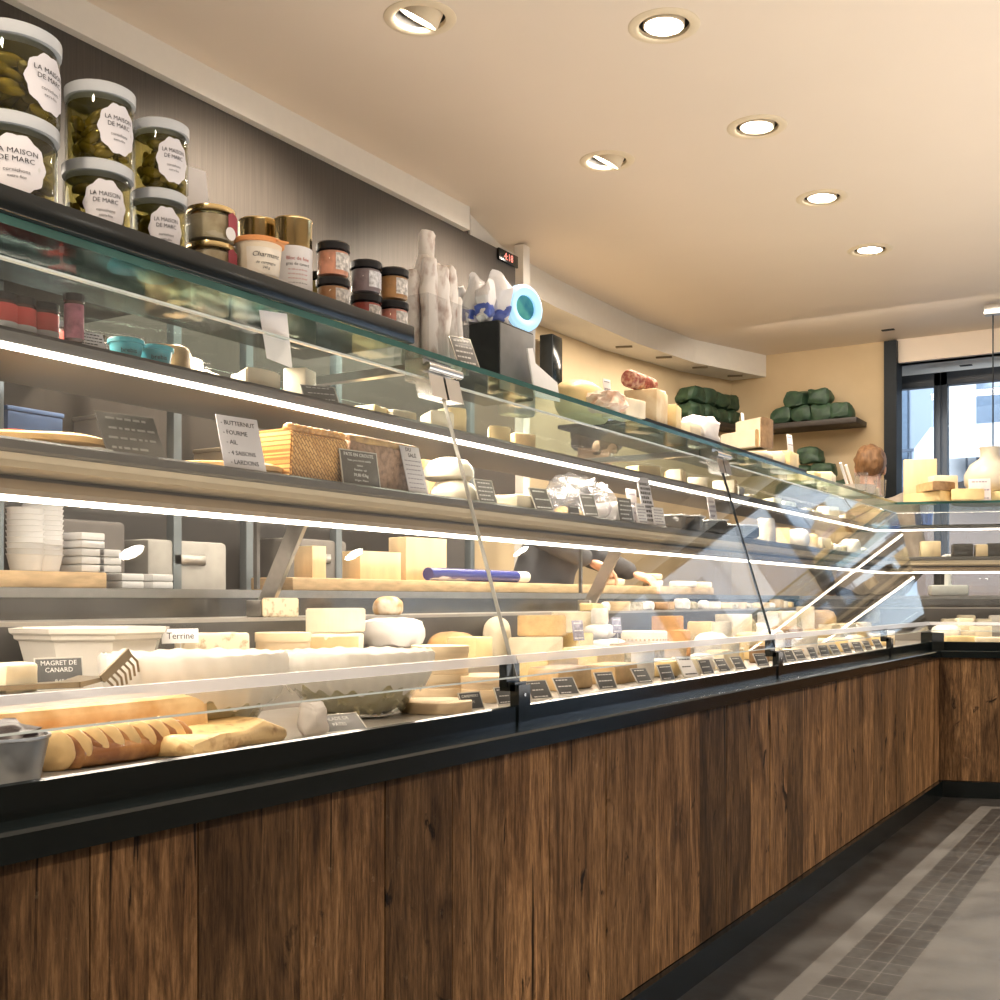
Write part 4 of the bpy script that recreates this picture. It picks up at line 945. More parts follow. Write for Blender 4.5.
fill('middle', -1.43, Z1, yat(662, -1.43), 5.72, .11, .165)
fill('back', -1.665, Z2, yat(672, -1.665), 5.85, .13, .18)
fill('ledge', -1.855, Z3, yat(585, -1.855), 5.9, .075, .115, .003)
# second layer on the back row
ys = [(yat(p, -1.66)) for p in (722, 748, 770, 800, 826, 850)]
# price tags along the rail
for k, px in enumerate((543, 570, 609, 646, 669, 692, 709, 726, 742, 764, 782, 792, 803, 815, 826, 838, 849, 860, 870, 880)):
    w = px in (692,)
    slate(-1.195+R.uniform(-.006, .006), px, Z1, .060 if not w else .062, .043 if not w else .062, yaw=-14+R.uniform(-6, 6), tilt=26+R.uniform(-6, 8), seed=k+20, white=w)
TAGS.sort(key=lambda t: t[0].location.y)
for k, (o, c) in enumerate(TAGS): o['label'] = '%s price tag along the front rail of the deck, %s from the left' % (c, ordw(k+1))
slate_big = card('price_tag', -1.50, 583, Z1, .05, .058, yaw=-10, tilt=8, mat=M('violet_grey_tag', (.34, .32, .40), .5, var=.5, scale=60), label='patterned grey tag on a stake before the goat cheese heap', cat='price tag', scrib=3, ink=CHALK, stake=.10)
card('price_tag', -1.50, 622, Z1, .045, .048, yaw=-10, tilt=8, mat=M('violet_grey_tag', (.34, .32, .40)), label='small dark tag on a stake left of the basket-moulded cheese', cat='price tag', scrib=3, ink=CHALK, stake=.115)
# ------------------------------------------------------------------ lower glass shelf
SX = -1.47
b = MB().lathe([(0, .004), (.12, .004), (.15, .012), (.152, .020), (.14, .024), (.06, .022), (0, .021)], seg=40).lump(.004, 22, 1)
r = empty('golden_tart', (-1.565, yat(42, -1.565)-.03, ZL), label='large flat golden tart on paper at the left of the lower shelf', cat='tart'); b.build('tart', M('tart_crumb', (.74, .48, .20), .55, var=.35, scale=18, bump=.4), r)
MB().lathe([(0, .001), (.175, .001), (.176, .003), (0, .003)], seg=28).lump(.002, 20, 2).build('paper', PARCH, r)
b = MB().lathe([(0, .004), (.10, .004), (.125, .010), (.127, .018), (.115, .022), (0, .020)], seg=40).lump(.004, 22, 5)
r = empty('golden_tart', (-1.545, yat(222, -1.545)-.02, ZL), label='second flat tart on lacy paper under the handwritten list', cat='tart'); b.build('tart', M('tart_crumb', (.74, .48, .20)), r)
MB().lathe([(0, .001), (.145, .001), (.146, .003), (0, .003)], seg=28).lump(.002, 20, 4).build('paper', PARCH, r)
card('sign_holder', -1.385, 137, ZL, .100, .075, yaw=-10, tilt=30, mat=M('mirror_tag', (.10, .095, .085), .15, .3), label='grey acrylic sign holder leaning back between the two tarts', cat='sign', frame=CLEARP, scrib=4, ink=M('grey_chalk', (.22, .21, .19), .6))
card('list_card', -1.395, 246, ZL, .088, .098, yaw=-8, tilt=16, mat=M('lilac_white_card', (.66, .63, .66), .6, var=.03), label='white handwritten list card beginning with butternut on the lower shelf', cat='sign',
     lines=[('- BUTTERNUT', .0115, -.42, .86), ('- FOURME', .0115, -.40, .68), ('- AIL', .0115, -.36, .50), ('- 4 SAISONS', .0110, -.36, .30), ('- LARDONS', .0115, -.34, .13)])
def little_jar(X, px, z, lidm, bodym, lab, R0=.019, H=.05, labm=None):
    r = empty('small_jar', (X, yat(px, X), z), (0, 0, rad(-20)), lab, 'jar', 'small jars at the back of the shelves')
    MB().lathe([(0, .001), (R0-.003, .001), (R0, .005), (R0, H-.014), (R0-.002, H-.011)], seg=24).build('jar_body', bodym, r)
    MB().lathe([(R0-.001, H-.012), (R0+.0015, H-.011), (R0+.0015, H-.001), (0, H)], seg=24).build('lid', lidm, r)
    if labm: MB().lathe([(R0+.0005, .006), (R0+.0005, H-.017)], seg=20, ang=3.2, a0=-1.9).build('label', labm, r)
    return r
REDL = M('red_label', (.72, .10, .08), .5, var=.1)
for k, (px, lid, lm, lab) in enumerate(((14, REDL, REDL, 'small jar with red lid at the left back of the lower shelf'), (31, LIDB, None, 'small dark jar second from the left on the lower shelf back'), (52, M('dotted_lid', (.5, .45, .4), .4, var=.7, scale=140), PAPER, 'white-labelled jar with dotted lid, left of its pair'), (73, M('dotted_lid', (.5, .45, .4)), M('green_white_label', (.74, .78, .62), .5), 'white-labelled jar with dotted lid, right of its pair'))):
    little_jar(-1.69, px, ZL, lid, M('dark_jam', (.10, .05, .04), .2, var=.3), lab, .0215, .062, lm)
# pate en croute
y1, y2 = yat(270, -1.47), yat(327, -1.47)
WEAVE = None
def weave_mat():
    m, N, L, b = nt('woven_crust')
    tc = N.new('ShaderNodeTexCoord'); mp = N.new('ShaderNodeMapping'); mp.inputs['Rotation'].default_value = (rad(45), 0, 0); L.new(tc.outputs['Object'], mp.inputs[0])
    ck = N.new('ShaderNodeTexBrick'); ck.inputs['Scale'].default_value = 1; ck.inputs['Brick Width'].default_value = .017; ck.inputs['Row Height'].default_value = .0062; ck.inputs['Mortar Size'].default_value = .0011; ck.inputs['Color1'].default_value = (.82, .50, .18, 1); ck.inputs['Color2'].default_value = (.62, .32, .09, 1); ck.inputs['Mortar'].default_value = (.34, .15, .04, 1)
    mx = N.new('ShaderNodeVectorMath'); mx.operation = 'MULTIPLY'; mx.inputs[1].default_value = (1, 1, 1)
    sp = N.new('ShaderNodeSeparateXYZ'); cb = N.new('ShaderNodeCombineXYZ'); L.new(mp.outputs[0], sp.inputs[0]); L.new(sp.outputs['Y'], cb.inputs['X']); L.new(sp.outputs['Z'], cb.inputs['Y'])
    L.new(cb.outputs[0], ck.inputs['Vector']); L.new(ck.outputs['Color'], b.inputs['Base Color']); b.inputs['Roughness'].default_value = .4
    bp = N.new('ShaderNodeBump'); bp.inputs['Strength'].default_value = .8; bp.inputs['Distance'].default_value = .003; L.new(ck.outputs['Fac'], bp.inputs['Height']); bp.invert = True; L.new(bp.outputs[0], b.inputs['Normal'])
    return m
r = empty('pate_en_croute', (-1.475, (y1+y2)/2, ZL), label='pâté loaf in golden woven pastry crust right of the handwritten list', cat='pâté')
L = y2-y1
MB().prism([(-.055, 0), (.055, 0), (.060, .085), (.045, .094), (-.045, .094), (-.060, .085)], -L/2, L/2, 'y', bev=.003).build('crust', weave_mat(), r)
b = MB()
for k in range(9): b.ell((.045, -L/2+L*(k+.5)/9, .096), (.013, L/20, .009), 2, rot=(.5, 0, .5))
b.build('crimped_edge', CRUST, r)
y3, y4 = yat(331, -1.47), yat(402, -1.47); L2 = y4-y3
r = empty('pate_slab', (-1.48, (y3+y4)/2, ZL), label='large brown cut pâté slab with crust top behind the slate sign', cat='pâté')
b = MB().box((0, 0, .046), (.115, L2, .092), .008); b.sub(3).lump(.004, 30, 7)
for v in b.bm.verts: v.co.z = max(v.co.z, .0004)
b.build('meat', PATE, r)
b = MB().box((0, 0, .098), (.11, L2*.98, .016), .007); b.sub(3).lump(.007, 30, 9); b.build('crust_top', M2('pate_crust', (.60, .38, .15), (.30, .17, .07), 20, .5, .4), r)
card('slate_sign', -1.395, 362, ZL, .098, .070, yaw=-8, tilt=10, mat=M('warm_slate', (.09, .085, .075), .4, var=.1), label='slate sign reading pâté en croûte leaning against the pâté slab', cat='sign', frame=FRAMEM, ink=CHALK,
     lines=[('PATE EN CROUTE', .0098, 0, .88), ('Veau, porc, foie de volaille', .0058, 0, .72), ('maison', .0058, 0, .58), ('Pistaches - sel', .0058, 0, .45), ('39,80 €/kg', .0090, 0, .30), ('Origine : France', .0055, 0, .15)])
card('paper_note', -1.392, 419, ZL, .060, .105, yaw=-6, tilt=16, mat=M('lilac_white_card', (.66, .63, .66)), label='tall curling white paper note with handwriting right of the pâté', cat='sign', lines=[('DU', .012, -.1, .92), ('SALÉ', .012, .05, .80)], scrib=0)
f = MB(); rr2 = random.Random(2)
n_ = bpy.data.objects['paper_note']
for k in range(7):
    zz = .072-.010*k; yy = -.024
    while yy < .02: l = rr2.uniform(.003, .009); f.box((.0011, yy+l/2, zz), (.0004, l, .0018)); yy += l+.002
f.build('lettering', M('grey_ink', (.30, .28, .34), .8), n_)
key = yat(452, -1.47)
for k in range(2):
    b = MB().lathe([(0, 0), (.05, 0), (.058, .006), (.060, .018), (.056, .030), (.044, .044), (.025, .051), (0, .053)], seg=32).lump(.003, 22, k)
    for v in b.bm.verts: v.co.z = max(v.co.z, .0004)
    o = b.build('domed_cheese', M('pale_domed_rind', (.82, .75, .60), .4, var=.05), loc=(-1.465-.015*k, key, ZL+.0535*k)); reg('shelf', o, key, '%s smooth white domed cheese of a stacked pair' % ('lower', 'upper')[k], key=key)
card('price_tag', -1.385, 488, ZL, .060, .055, yaw=-10, tilt=18, mat=M('grey_tag_face', (.42, .41, .40)), label='grey framed tag right of the stacked domed cheeses', cat='price tag', scrib=5, frame=FRAMEM, ink=CHALK)
put('shelf', 'cheese_piece', b_block((.10, .14, .035), CREAM, .006, .003, 4), -1.46, 514, ZL, 'low cream piece of cheese between two tags')
card('price_tag', -1.385, 545, ZL, .062, .062, yaw=-14, tilt=26, mat=M('dark_tag_face', (.09, .088, .085), .3), label='dark tag with silver frame tilted before the plastic bag', cat='price tag', scrib=3, frame=FRAMEM, ink=CHALK)
r = empty('plastic_bag', (-1.53, yat(578, -1.53), ZL), label='crumpled clear plastic bag of bread on the lower shelf', cat='bag')
b = MB().ell((0, 0, .062), (.085, .15, .062), 4, lump=.5, seed=6, lsc=14); b.lump(.012, 38, 4)
for v in b.bm.verts: v.co.z = max(.0006, v.co.z)
b.build('film', glassy('crinkled_film', (.95, .95, .97), 2.6, .08, haze=.22), r, ang=20)
b = MB()
for k in range(7): b.ell((.02*math.sin(k*2), -.10+.033*k, .022), (.022, .024, .020), 2, lump=.2, seed=k)
b.build('croutons', CRUSTL, r)
card('price_tag', -1.385, 574, ZL, .045, .022, yaw=-10, tilt=8, mat=SLATE, label='low dark slate tag at the shelf edge under the plastic bag', cat='price tag', scrib=2, ink=CHALK)
card('price_tag', -1.385, 592, ZL, .050, .066, yaw=-22, tilt=22, mat=M('grey_tag_face', (.42, .41, .40)), label='narrow grey tag with white edge right of the plastic bag', cat='price tag', scrib=3, frame=PAPER, ink=CHALK)
put('shelf', 'wrapped_cheese', b_block((.10, .13, .06), WRAPW, .015, .008, 3), -1.47, 612, ZL, 'white wrapped block right of the plastic bag')
card('price_tag', -1.385, 627, ZL, .066, .068, yaw=-10, tilt=10, mat=M('dark_tag_face', (.20, .195, .19)), label='large dark slate tag right of the plastic bag on the lower shelf', cat='price tag', scrib=5, ink=CHALK)
card('paper_note', -1.395, 643, ZL, .05, .062, yaw=-10, tilt=10, label='short white note directly right of the large slate tag', cat='sign', scrib=6, ink=M('grey_ink', (.30, .28, .34)))
card('paper_note', -1.45, 634, ZL, .05, .112, yaw=-10, tilt=6, mat=M('pink_white_card', (.80, .70, .70), .6), label='pinkish note rising behind the large slate tag', cat='sign', scrib=4, ink=M('grey_ink', (.30, .28, .34)))
card('paper_note', -1.41, 652, ZL, .062, .155, yaw=-12, tilt=14, mat=M('lilac_white_card', (.66, .63, .66)), label='tallest white note reaching up across the upper light strip', cat='sign', scrib=9, ink=INK)
card('paper_note', -1.40, 660, ZL, .062, .06, yaw=-10, tilt=10, label='low white note beside the black tubs', cat='sign', scrib=6, ink=M('grey_ink', (.30, .28, .34)))
card('paper_note', -1.41, 716, ZL, .045, .135, yaw=-12, tilt=10, mat=M('lilac_white_card', (.66, .63, .66)), label='thin tall note standing just left of the second glass joint', cat='sign', scrib=7, ink=M('grey_ink', (.30, .28, .34)))
TUBB = M('black_tub_film', (.05, .048, .045), .2, var=.3)
for k, (px, X) in enumerate(((677, -1.43), (692, -1.40), (700, -1.47), (715, -1.41), (731, -1.45), (745, -1.41))):
    y = yat(px, X); r = empty('black_tub', (X, y, ZL), (0, 0, .2*k), 'low black tub with white rim on the lower shelf, %s from the left' % ordw(k+1), 'tub', 'black tubs on the lower shelf')
    MB().box((0, 0, .023), (.07, .085, .045), .008).build('tub', TUBB, r); MB().box((0, 0, .0475), (.076, .091, .005), .002).build('rim', PAPER, r)
rr = random.Random(5)
y = yat(760, SX); k = 0
while y < 5.9:
    w = rr.uniform(.10, .15); assorted('shelf', SX+rr.uniform(-.01, .01), y+w/2, ZL, k, rr, w*.85); y += w+.02; k += 1
# ------------------------------------------------------------------ upper glass shelf
for k, (px, lab) in enumerate(((2, 'dark jar with red label cut by the photo edge, upper shelf'), (21, 'dark jam jar with red and cream label, left on the upper shelf'), (44, 'dark jam jar with red and cream label, middle on the upper shelf'), (62, 'dark jam jar with red label, right and set back on the upper shelf'))):
    X = -1.52 if k < 3 else -1.60
    r = little_jar(X, px, ZU, LIDB, M('dark_jam', (.10, .05, .04)), lab, .0215, .066, REDL)
    MB().lathe([(.0224, .010), (.0224, .022)], seg=20, ang=3.2, a0=-1.9).build('cream_stripe', PAPER, r)
r = little_jar(-1.46, 74, ZU, LIDB, M('dark_jam', (.10, .05, .04)), 'dark bottle with small red and blue label before the jam jars', .014, .075, M('blue_red_label', (.35, .12, .16), .5, var=.6, scale=60))
card('price_card', -1.47, 93, ZU, .042, .030, yaw=-12, tilt=20, label='small printed white card beside the dark bottle on the upper shelf', cat='sign', scrib=5, ink=INK)
TURQ = M('turquoise_tub', (.10, .50, .58), .4, var=.05)
for k, (px, X) in enumerate(((126, -1.52), (156, -1.52))):
    y = yat(px, X); r = empty('turquoise_tub', (X, y, ZU), (0, 0, rad(-20)), '%s turquoise plastic tub on the upper shelf' % ('left', 'right')[k], 'tub', 'turquoise tubs')
    MB().lathe([(0, 0), (.022, 0), (.027, .034), (0, .034)], seg=28).build('tub', TURQ, r); MB().lathe([(.026, .033), (.030, .034), (.030, .040), (.027, .042), (0, .0415)], seg=28).build('lid', TURQ, r)
    o = letters('brebis', .011, INK, r, (0, 0, 0), (0, 0, 0), extr=.0001)
    for v in o.data.vertices: th = -.15+v.co.x/.026; v.co = Vector((.0262*math.cos(th), .0262*math.sin(th), .020+v.co.y))
UXS = ((168, -1.60, b_wheel(.040, .070, OCHRE, .012), 'tan rinded upright cheese'), (182, -1.62, b_block((.05, .07, .062), CREAM), 'pale wrapped cheese piece'), (204, -1.62, b_block((.06, .09, .040), IVORY), 'ivory cheese piece'), (232, -1.60, b_wedge(.10, .045, .9, CREAM, IVORY), 'cream wedge'), (250, -1.60, b_block((.05, .06, .055), PAPER), 'white paper packet'),
       (300, -1.55, b_block((.05, .055, .075), IVORY), 'standing ivory cheese slice'), (372, -1.58, b_block((.06, .08, .04), YELLOW), 'low yellow piece'), (398, -1.55, b_block((.05, .07, .036), IVORY), 'folded white parcel'), (420, -1.55, b_wedge(.09, .04, .8, IVORY, IVORY), 'pale wedge near the clamp'), (452, -1.50, b_block((.05, .05, .06), YELLOW), 'yellow block past the clamp'))
for px, X, bm_, d in UXS: put('upper', 'cheese_piece', bm_, X, px, ZU, d, R.uniform(-20, 20))
card('price_tag', -1.47, 322, ZU, .07, .045, yaw=-30, tilt=40, mat=M('grey_tag_face', (.42, .41, .40)), label='folded grey tag leaning back on the upper shelf beside the ivory slice', cat='price tag', scrib=3, frame=FRAMEM, ink=CHALK)
tag(MB().box((0, 0, .025), (.005, .04, .05), .001).build('green_card', M('teal_card', (.08, .32, .27), .5), loc=(-1.63, yat(274, -1.63), ZU)), 'small teal green card standing on the upper shelf', 'card')
r = empty('clear_tray', (-1.735, yat(172, -1.60), ZU), label='clear shallow plastic tray tucked under the top glass on the upper shelf', cat='tray')
b = MB(); b.box((0, 0, .078), (.16, .30, .003), .001)
for sx in (-1, 1): b.box((sx*.078, 0, .069), (.003, .30, .02), .001)
for sy in (-1, 1): b.box((0, sy*.149, .04), (.15, .003, .08), .001)
b.build('tray_body', CLEARP, r)
rr = random.Random(12)
y = yat(482, -1.57); k = 0
while y < 5.95:
    if yat(545, -1.57) < y < yat(628, -1.57): y = yat(628, -1.57)
    w = rr.uniform(.07, .12); h = rr.uniform(.03, .066); m, d = rr.choice([(CREAM, 'cream'), (IVORY, 'ivory'), (YELLOW, 'yellow'), (WHITEC, 'white'), (OCHRE, 'ochre')])
    put('upper', 'cheese_piece', (b_block((.07, w*.8, h), m, .004, .002, k) if k % 3 else b_wedge(w*.8, h, .9, m, IVORY)), -1.56+rr.uniform(-.03, .02), 0, ZU, '%s cheese %s' % (d, 'piece' if k % 3 else 'wedge'), rr.uniform(-30, 30), y=y+w/2); y += w+rr.uniform(.02, .14); k += 1
r = empty('hanging_card', (-1.335, yat(279, -1.335), ZG-.0125), (0, 0, rad(-25)), 'white folded card hanging under the top glass edge', 'card')
b = MB(); b.loft([(0, -.022, -.080), (.001, -.022, -.080), (.001, .024, -.092), (0, .024, -.092)], [(0, -.036, 0), (.001, -.036, 0), (.001, .014, 0), (0, .014, 0)]); b.build('card', PAPER, r)
# ------------------------------------------------------------------ top glass, right of the machine
ZS = ZG+.0125
YB = yat(634, -1.36)
tag(MB().box((-1.467, (YB+4.45)/2, ZG+.006), (.28, 4.45-YB, .0115), .002).build('slate_board', BLACKM), 'flat black board on the top glass carrying cut cheeses past the machine', 'board')
b = MB(); b.loft([(.0, -.01, 0), (.004, -.01, 0), (.004, .02, 0), (0, .02, 0)], [(-.01, -.03, .115), (-.006, -.03, .115), (-.006, -.005, .12), (-.01, -.005, .12)]); b.loft([(.0, .02, 0), (.002, .02, 0), (.002, .12, .005), (0, .12, .005)], [(-.008, -.01, .09), (-.006, -.01, .09), (-.006, .12, .055), (-.008, .12, .055)])
tag(b.build('folded_paper', PAPER, loc=(-1.397, yat(536, -1.397), ZG+.0005)), 'folded white paper standing right of the black machine', 'paper')
TOPL = ((583, -1.457, b_loaf(.30, .12, .10, YELLOW, 3, .02), 'long pale yellow log', 'cheese_log'), (606, -1.357, b_round(.055, .055, M2('pink_crumb', (.72, .46, .32), (.85, .70, .58), 40, .7, .5), 4, .3), 'rough pink-brown lump', 'rustic_cheese'),
        (624, -1.357, b_block((.08, .10, .05), IVORY), 'white cut block', 'cheese_block'), (646, -1.397, b_block((.10, .12, .10), M2('tan_cut', (.70, .52, .30), (.80, .66, .44), 18, .6, .1), .003, .001), 'tan square block under the dark striped piece', 'cheese_block'),
        (666, -1.387, b_block((.08, .08, .075), YELLOW, .003, .001), 'golden square block with white card', 'cheese_block'), (683, -1.417, b_block((.09, .12, .05), IVORY), 'flat ivory piece', 'cheese_piece'), (699, -1.407, b_block((.10, .13, .085), WRAPW, .02, .010, 4), 'white paper wrapped block', 'wrapped_cheese'),
        (720, -1.417, b_wedge(.16, .06, .8, OCHRE, IVORY), 'ivory wedge with tan rind', 'cheese_wedge'), (735, -1.367, b_wedge(.13, .10, .7, BROWNR, IVORY), 'tall wedge with brown rind', 'cheese_wedge'), (752, -1.417, b_loaf(.24, .09, .05, CREAM, 5), 'long cream slab', 'cheese_log'), (771, -1.397, b_block((.10, .16, .045), CREAM), 'cream slab', 'cheese_slab'), (783, -1.387, b_block((.09, .14, .06), OCHRE, .004, .002, 3, YELLOW), 'tan rinded slab', 'cheese_slab'))
for px, X, bm_, d, nm in TOPL: put('top', nm, bm_, X, px, ZS if px > 640 else ZG+.0004, d, R.uniform(-12, 12))
r = empty('striped_sausage_piece', (-1.407, yat(640, -1.407), ZS+.1015), (0, 0, 0)); reg('top', r, yat(640, -1.407), 'dark red ridged piece on tan block', 'sausage')
b = MB()
for k in range(9): b.lathe([(0, 0), (.022, .002), (.026, .009), (.022, .016), (0, .018)], seg=16, rot=(rad(-90), 0, 0), c=(0, -.085+.0185*k, .026))
b.build('ridges', M2('dark_red_ridges', (.28, .07, .05), (.62, .40, .28), 60, .5, .3), r)
for px, X, z, w, h, lab in ((608, -1.397, ZS+.044, .035, .055, 'small white price card above the pink-brown lump on the top glass'), (663, -1.382, ZS+.0755, .042, .045, 'small white card stuck on the golden square block'), (791, -1.377, ZS+.061, .045, .08, 'white tag stuck on the tan slab at the far end of the board'), (745, -1.397, ZS+.052, .02, .11, 'thin white marker stick standing in the long cream slab')):
    card('price_card', X, px, z, w, h, yaw=-10, tilt=6, label=lab, cat='card', scrib=3 if w > .03 else 0, ink=M('grey_ink', (.30, .28, .34)))
for px, X, bm_, d, nm in ((806, -1.437, b_block((.12, .16, .04), YELLOW, .004, .002), 'flat yellow slab', 'cheese_slab'), (822, -1.397, b_block((.10, .18, .045), CREAM, .004, .002), 'flat cream slab', 'cheese_slab'), (866, -1.397, b_block((.09, .16, .05), OCHRE, .003, .002, 4, IVORY), 'ivory block with tan rind', 'cheese_block')): put('top', nm, bm_, X, px, ZG+.0004, d, R.uniform(-12, 12))
X = -1.457; r = empty('spread_tub', (X, yat(851, X), ZG), label='wide pinkish tub with two white spoons on the top glass near the corner', cat='tub')
MB().lathe([(0, 0), (.10, 0), (.115, .05), (.118, .055), (.11, .055), (.10, .045), (0, .045)], seg=36).build('tub', M('pinkish_white_tub', (.82, .70, .62), .5), r)
b = MB()
for a in (-.05, .05): b.cyl((0, a, .045), (-.02, a-.07, .16), .007, seg=10)
b.build('spoons', PAPER, r)
for k, px in enumerate((861, 871, 880)):
    X = -1.332; tag(MB().lathe([(0, .001), (.024, .001), (.030, .085), (.0285, .085), (.023, .003), (0, .003)], seg=24).build('clear_cup', CLEARP, loc=(X, yat(px, X), ZG+.0004)), 'clear plastic tasting cup near the corner, %s of three' % ('left', 'middle', 'right')[k], 'cup', 'clear cups near the corner')
# ------------------------------------------------------------------ wing: top and shelves
def wput(name, bm_, s, t, z, desc, yaw=0, cat='cheese', key=None):
    b, ms = bm_; p = wingP(s, t, z); o = b.build(name, ms, loc=p, rot=(0, 0, rad(yaw)-rad(72))); return reg('wing', o, s if key is None else key, desc, cat)
def wcard(s, t, z, w, h, label, mat=None, scrib=3, tilt=8, ink=None):
    p = wingP(s, t, z); r = card('price_card', 0, 0, z, w, h, yaw=-70, tilt=tilt, mat=mat or PAPER, label=label, cat='card', scrib=scrib, ink=ink or M('grey_ink', (.30, .28, .34)), y=p.y); r.location = p; return r
def spx(px, t):  # wing coordinate s whose point at depth t projects to column px
    lo, hi = -1., 2.
    for _ in range(50):
        m = (lo+hi)/2; q = wingP(m, t, 0); f = q.x*-SA+q.y*CA; u = (q.x*CA+q.y*SA)/f*FPX+500
        if u < px: lo = m
        else: hi = m
    return lo
wput('tall_cheese_plank', b_block((.03, .165, .24), PINE, .003, 0), spx(920, .44), .44, ZG+.0004, 'tall upright pale plank of cheese behind the wedges')
wput('cheese_wedge', b_wedge(.26, .05, .8, YELLOW, YELLOW), spx(903, .38), .38, ZG+.0004, 'flat yellow wedge at the corner', 60)
wput('cheese_wedge', b_wedge(.24, .055, .7, YELLOW, YELLOW), spx(953, .40), .40, ZG+.0004, 'yellow wedge beside the brown rind piece', 10)
wput('cheese_wedge', b_wedge(.20, .045, .8, BROWNR, OCHRE), spx(916, .34), .34, ZG+.051, 'brown rinded wedge lying on the yellow wedges', 40)
wput('cheese_block', b_block((.10, .13, .09), IVORY, .004, .002), spx(942, .42), .42, ZG+.056, 'ivory block stacked on the yellow wedge', 15)
r = empty('ceramic_jug', wingP(spx(990, .48), .48, ZG+.052), label='big round cream ceramic jug with narrow neck on the return counter', cat='jug')
MB().lathe([(0, 0), (.085, 0), (.125, .05), (.128, .10), (.10, .155), (.055, .185), (.048, .20), (.050, .235), (.056, .245), (.046, .245), (.04, .20), (0, .19)], seg=40).build('jug_body', M('cream_jug', (.74, .68, .56), .3, var=.05), r)
wput('cake_wheel', b_wheel(.19, .05, YELLOW, .01), spx(990, .48), .48, ZG+.0004, 'broad yellow wheel under the ceramic jug')
wcard(spx(980, .262), .262, ZG+.0004, .105, .115, 'pinkish white card before the yellow wheel on the return counter', M('pink_white_card', (.80, .70, .70)))
for k, (px, t, h, m, d) in enumerate(((930, .42, .085, PINE, 'pale wooden block'), (962, .42, .07, TUBB, 'black tub with white rim'), (985, .42, .065, PINE, 'small wooden block'), (996, .42, .07, TUBB, 'dark tub'))): wput('shelf_block', b_block((.07, .10, h), m, .006, 0), spx(px, t), t, ZL, d+' on the return shelf')
r = empty('clear_beaker', wingP(spx(924, .50), .50, ZU), label='blue-tinted clear beaker under the top glass of the return counter', cat='beaker')
MB().lathe([(0, .001), (.042, .001), (.048, .075), (.046, .075), (.040, .003), (0, .003)], seg=28).build('beaker', glassy('blue_clear', (.70, .80, .95), 1.6), r)
rr = random.Random(9)
for k, (px, t, bm_, d) in enumerate(((946, .30, b_round(.07, .09, WHITEC, 2), 'round white cheese by the corner post'), (962, .34, b_block((.09, .10, .06), CREAM), 'cream block, lower of two'), (978, .36, b_block((.10, .11, .08), CREAM), 'larger cream block'), (960, .18, b_block((.08, .15, .035), YELLOW), 'flat yellow piece by the rail'), (990, .18, b_block((.08, .16, .03), CREAM), 'flat cream piece by the rail'))):
    wput('cheese_piece', bm_, spx(px, t), t, Z1, d, 8)
wput('cheese_piece', b_block((.07, .075, .06), IVORY), spx(964, .34), .34, Z1+.0605, 'ivory cube stacked on the cream block', 10)
for k, (px, d) in enumerate(((950, 'rounded ivory cheese'), (966, 'square ivory cheese'), (984, 'pale cut block'), (998, 'white block'))): wput('cheese_piece', b_block((.08, .085, .07+.02*(k % 2)), (IVORY, CREAM, IVORY, WHITEC)[k], .01, .003, k), spx(px, .58), .58, Z2, d+' on the raised step')
r = empty('white_scale', wingP(spx(948, 1.0), 1.0, ZT), (0, 0, rad(-72)), 'white counter scale with round head behind the return counter', 'scale')
MB().box((0, 0, .03), (.16, .20, .06), .01).cyl((0, 0, .06), (0, 0, .13), .02).build('base', PAPER, r); MB().lathe([(0, -.015), (.05, -.015), (.058, 0), (.05, .015), (0, .015)], seg=28, rot=(0, rad(90), 0), c=(0, 0, .18)).build('dial', PAPER, r)
# ------------------------------------------------------------------ worktop behind the counter
def wt(px, X): return yat(px, X)
def board(x0, x1, y0, y1, z, h, lab): return tag(MB().box(((x0+x1)/2, (y0+y1)/2, z+h/2), (x1-x0, y1-y0, h), .003).build('cutting_board', WOODB), lab, 'cutting board')
board(-2.17, -2.02, .70, wt(104, -2.03), ZT+.0005, .034, 'thick butcher block board on the worktop at the left')
board(-2.18, -2.03, .70, wt(87, -2.03), ZT-.0, .0004, 'thin board') if False else None
board(-2.16, -2.01, wt(290, -2.02), wt(712, -2.02), ZT+.0005, .034, 'long butcher block board on the worktop behind the glass joint')
ZB = ZT+.035
TUBS = glassy('frosted_tub', (.80, .80, .82), .8, .2, haze=.55)
for k, (px, n, R0, st) in enumerate(((26, 9, .040, .012), (43, 14, .042, .0105))):
    X = -2.10; y = yat(px, X)
    for q in range(n):
        tag(MB().lathe([(0, .001), (R0*.78, .001), (R0*.96, .034), (R0, .035), (R0, .037), (R0*.93, .036), (R0*.76, .003), (0, .003)], seg=24).build('plastic_tub', M('white_translucent_tub', (.74, .73, .74), .35, var=.04), loc=(X, y, ZB+st*q+.0004)), 'white plastic tub, %s from the bottom of the %s stack on the butcher block' % (ordw(q+1), ('left', 'right')[k]), 'tub', 'stacked white tubs')
for k, (px, n) in enumerate(((80, 5), (97, 3), (120, 2), (150, 2))):
    X = -2.10; y = yat(px, X); zz = ZB if px < 100 else ZT+.0005
    for q in range(n): tag(MB().box((0, 0, .0085), (.09, .062, .016), .003).build('white_tray', M('white_translucent_tub', (.74, .73, .74)), loc=(X, y, zz+.0175*q+.0005)), 'flat white food tray, level %s of pile %s behind the oval reflections' % (ordw(q+1), ordw(k+1)), 'tray', 'piles of flat white trays')
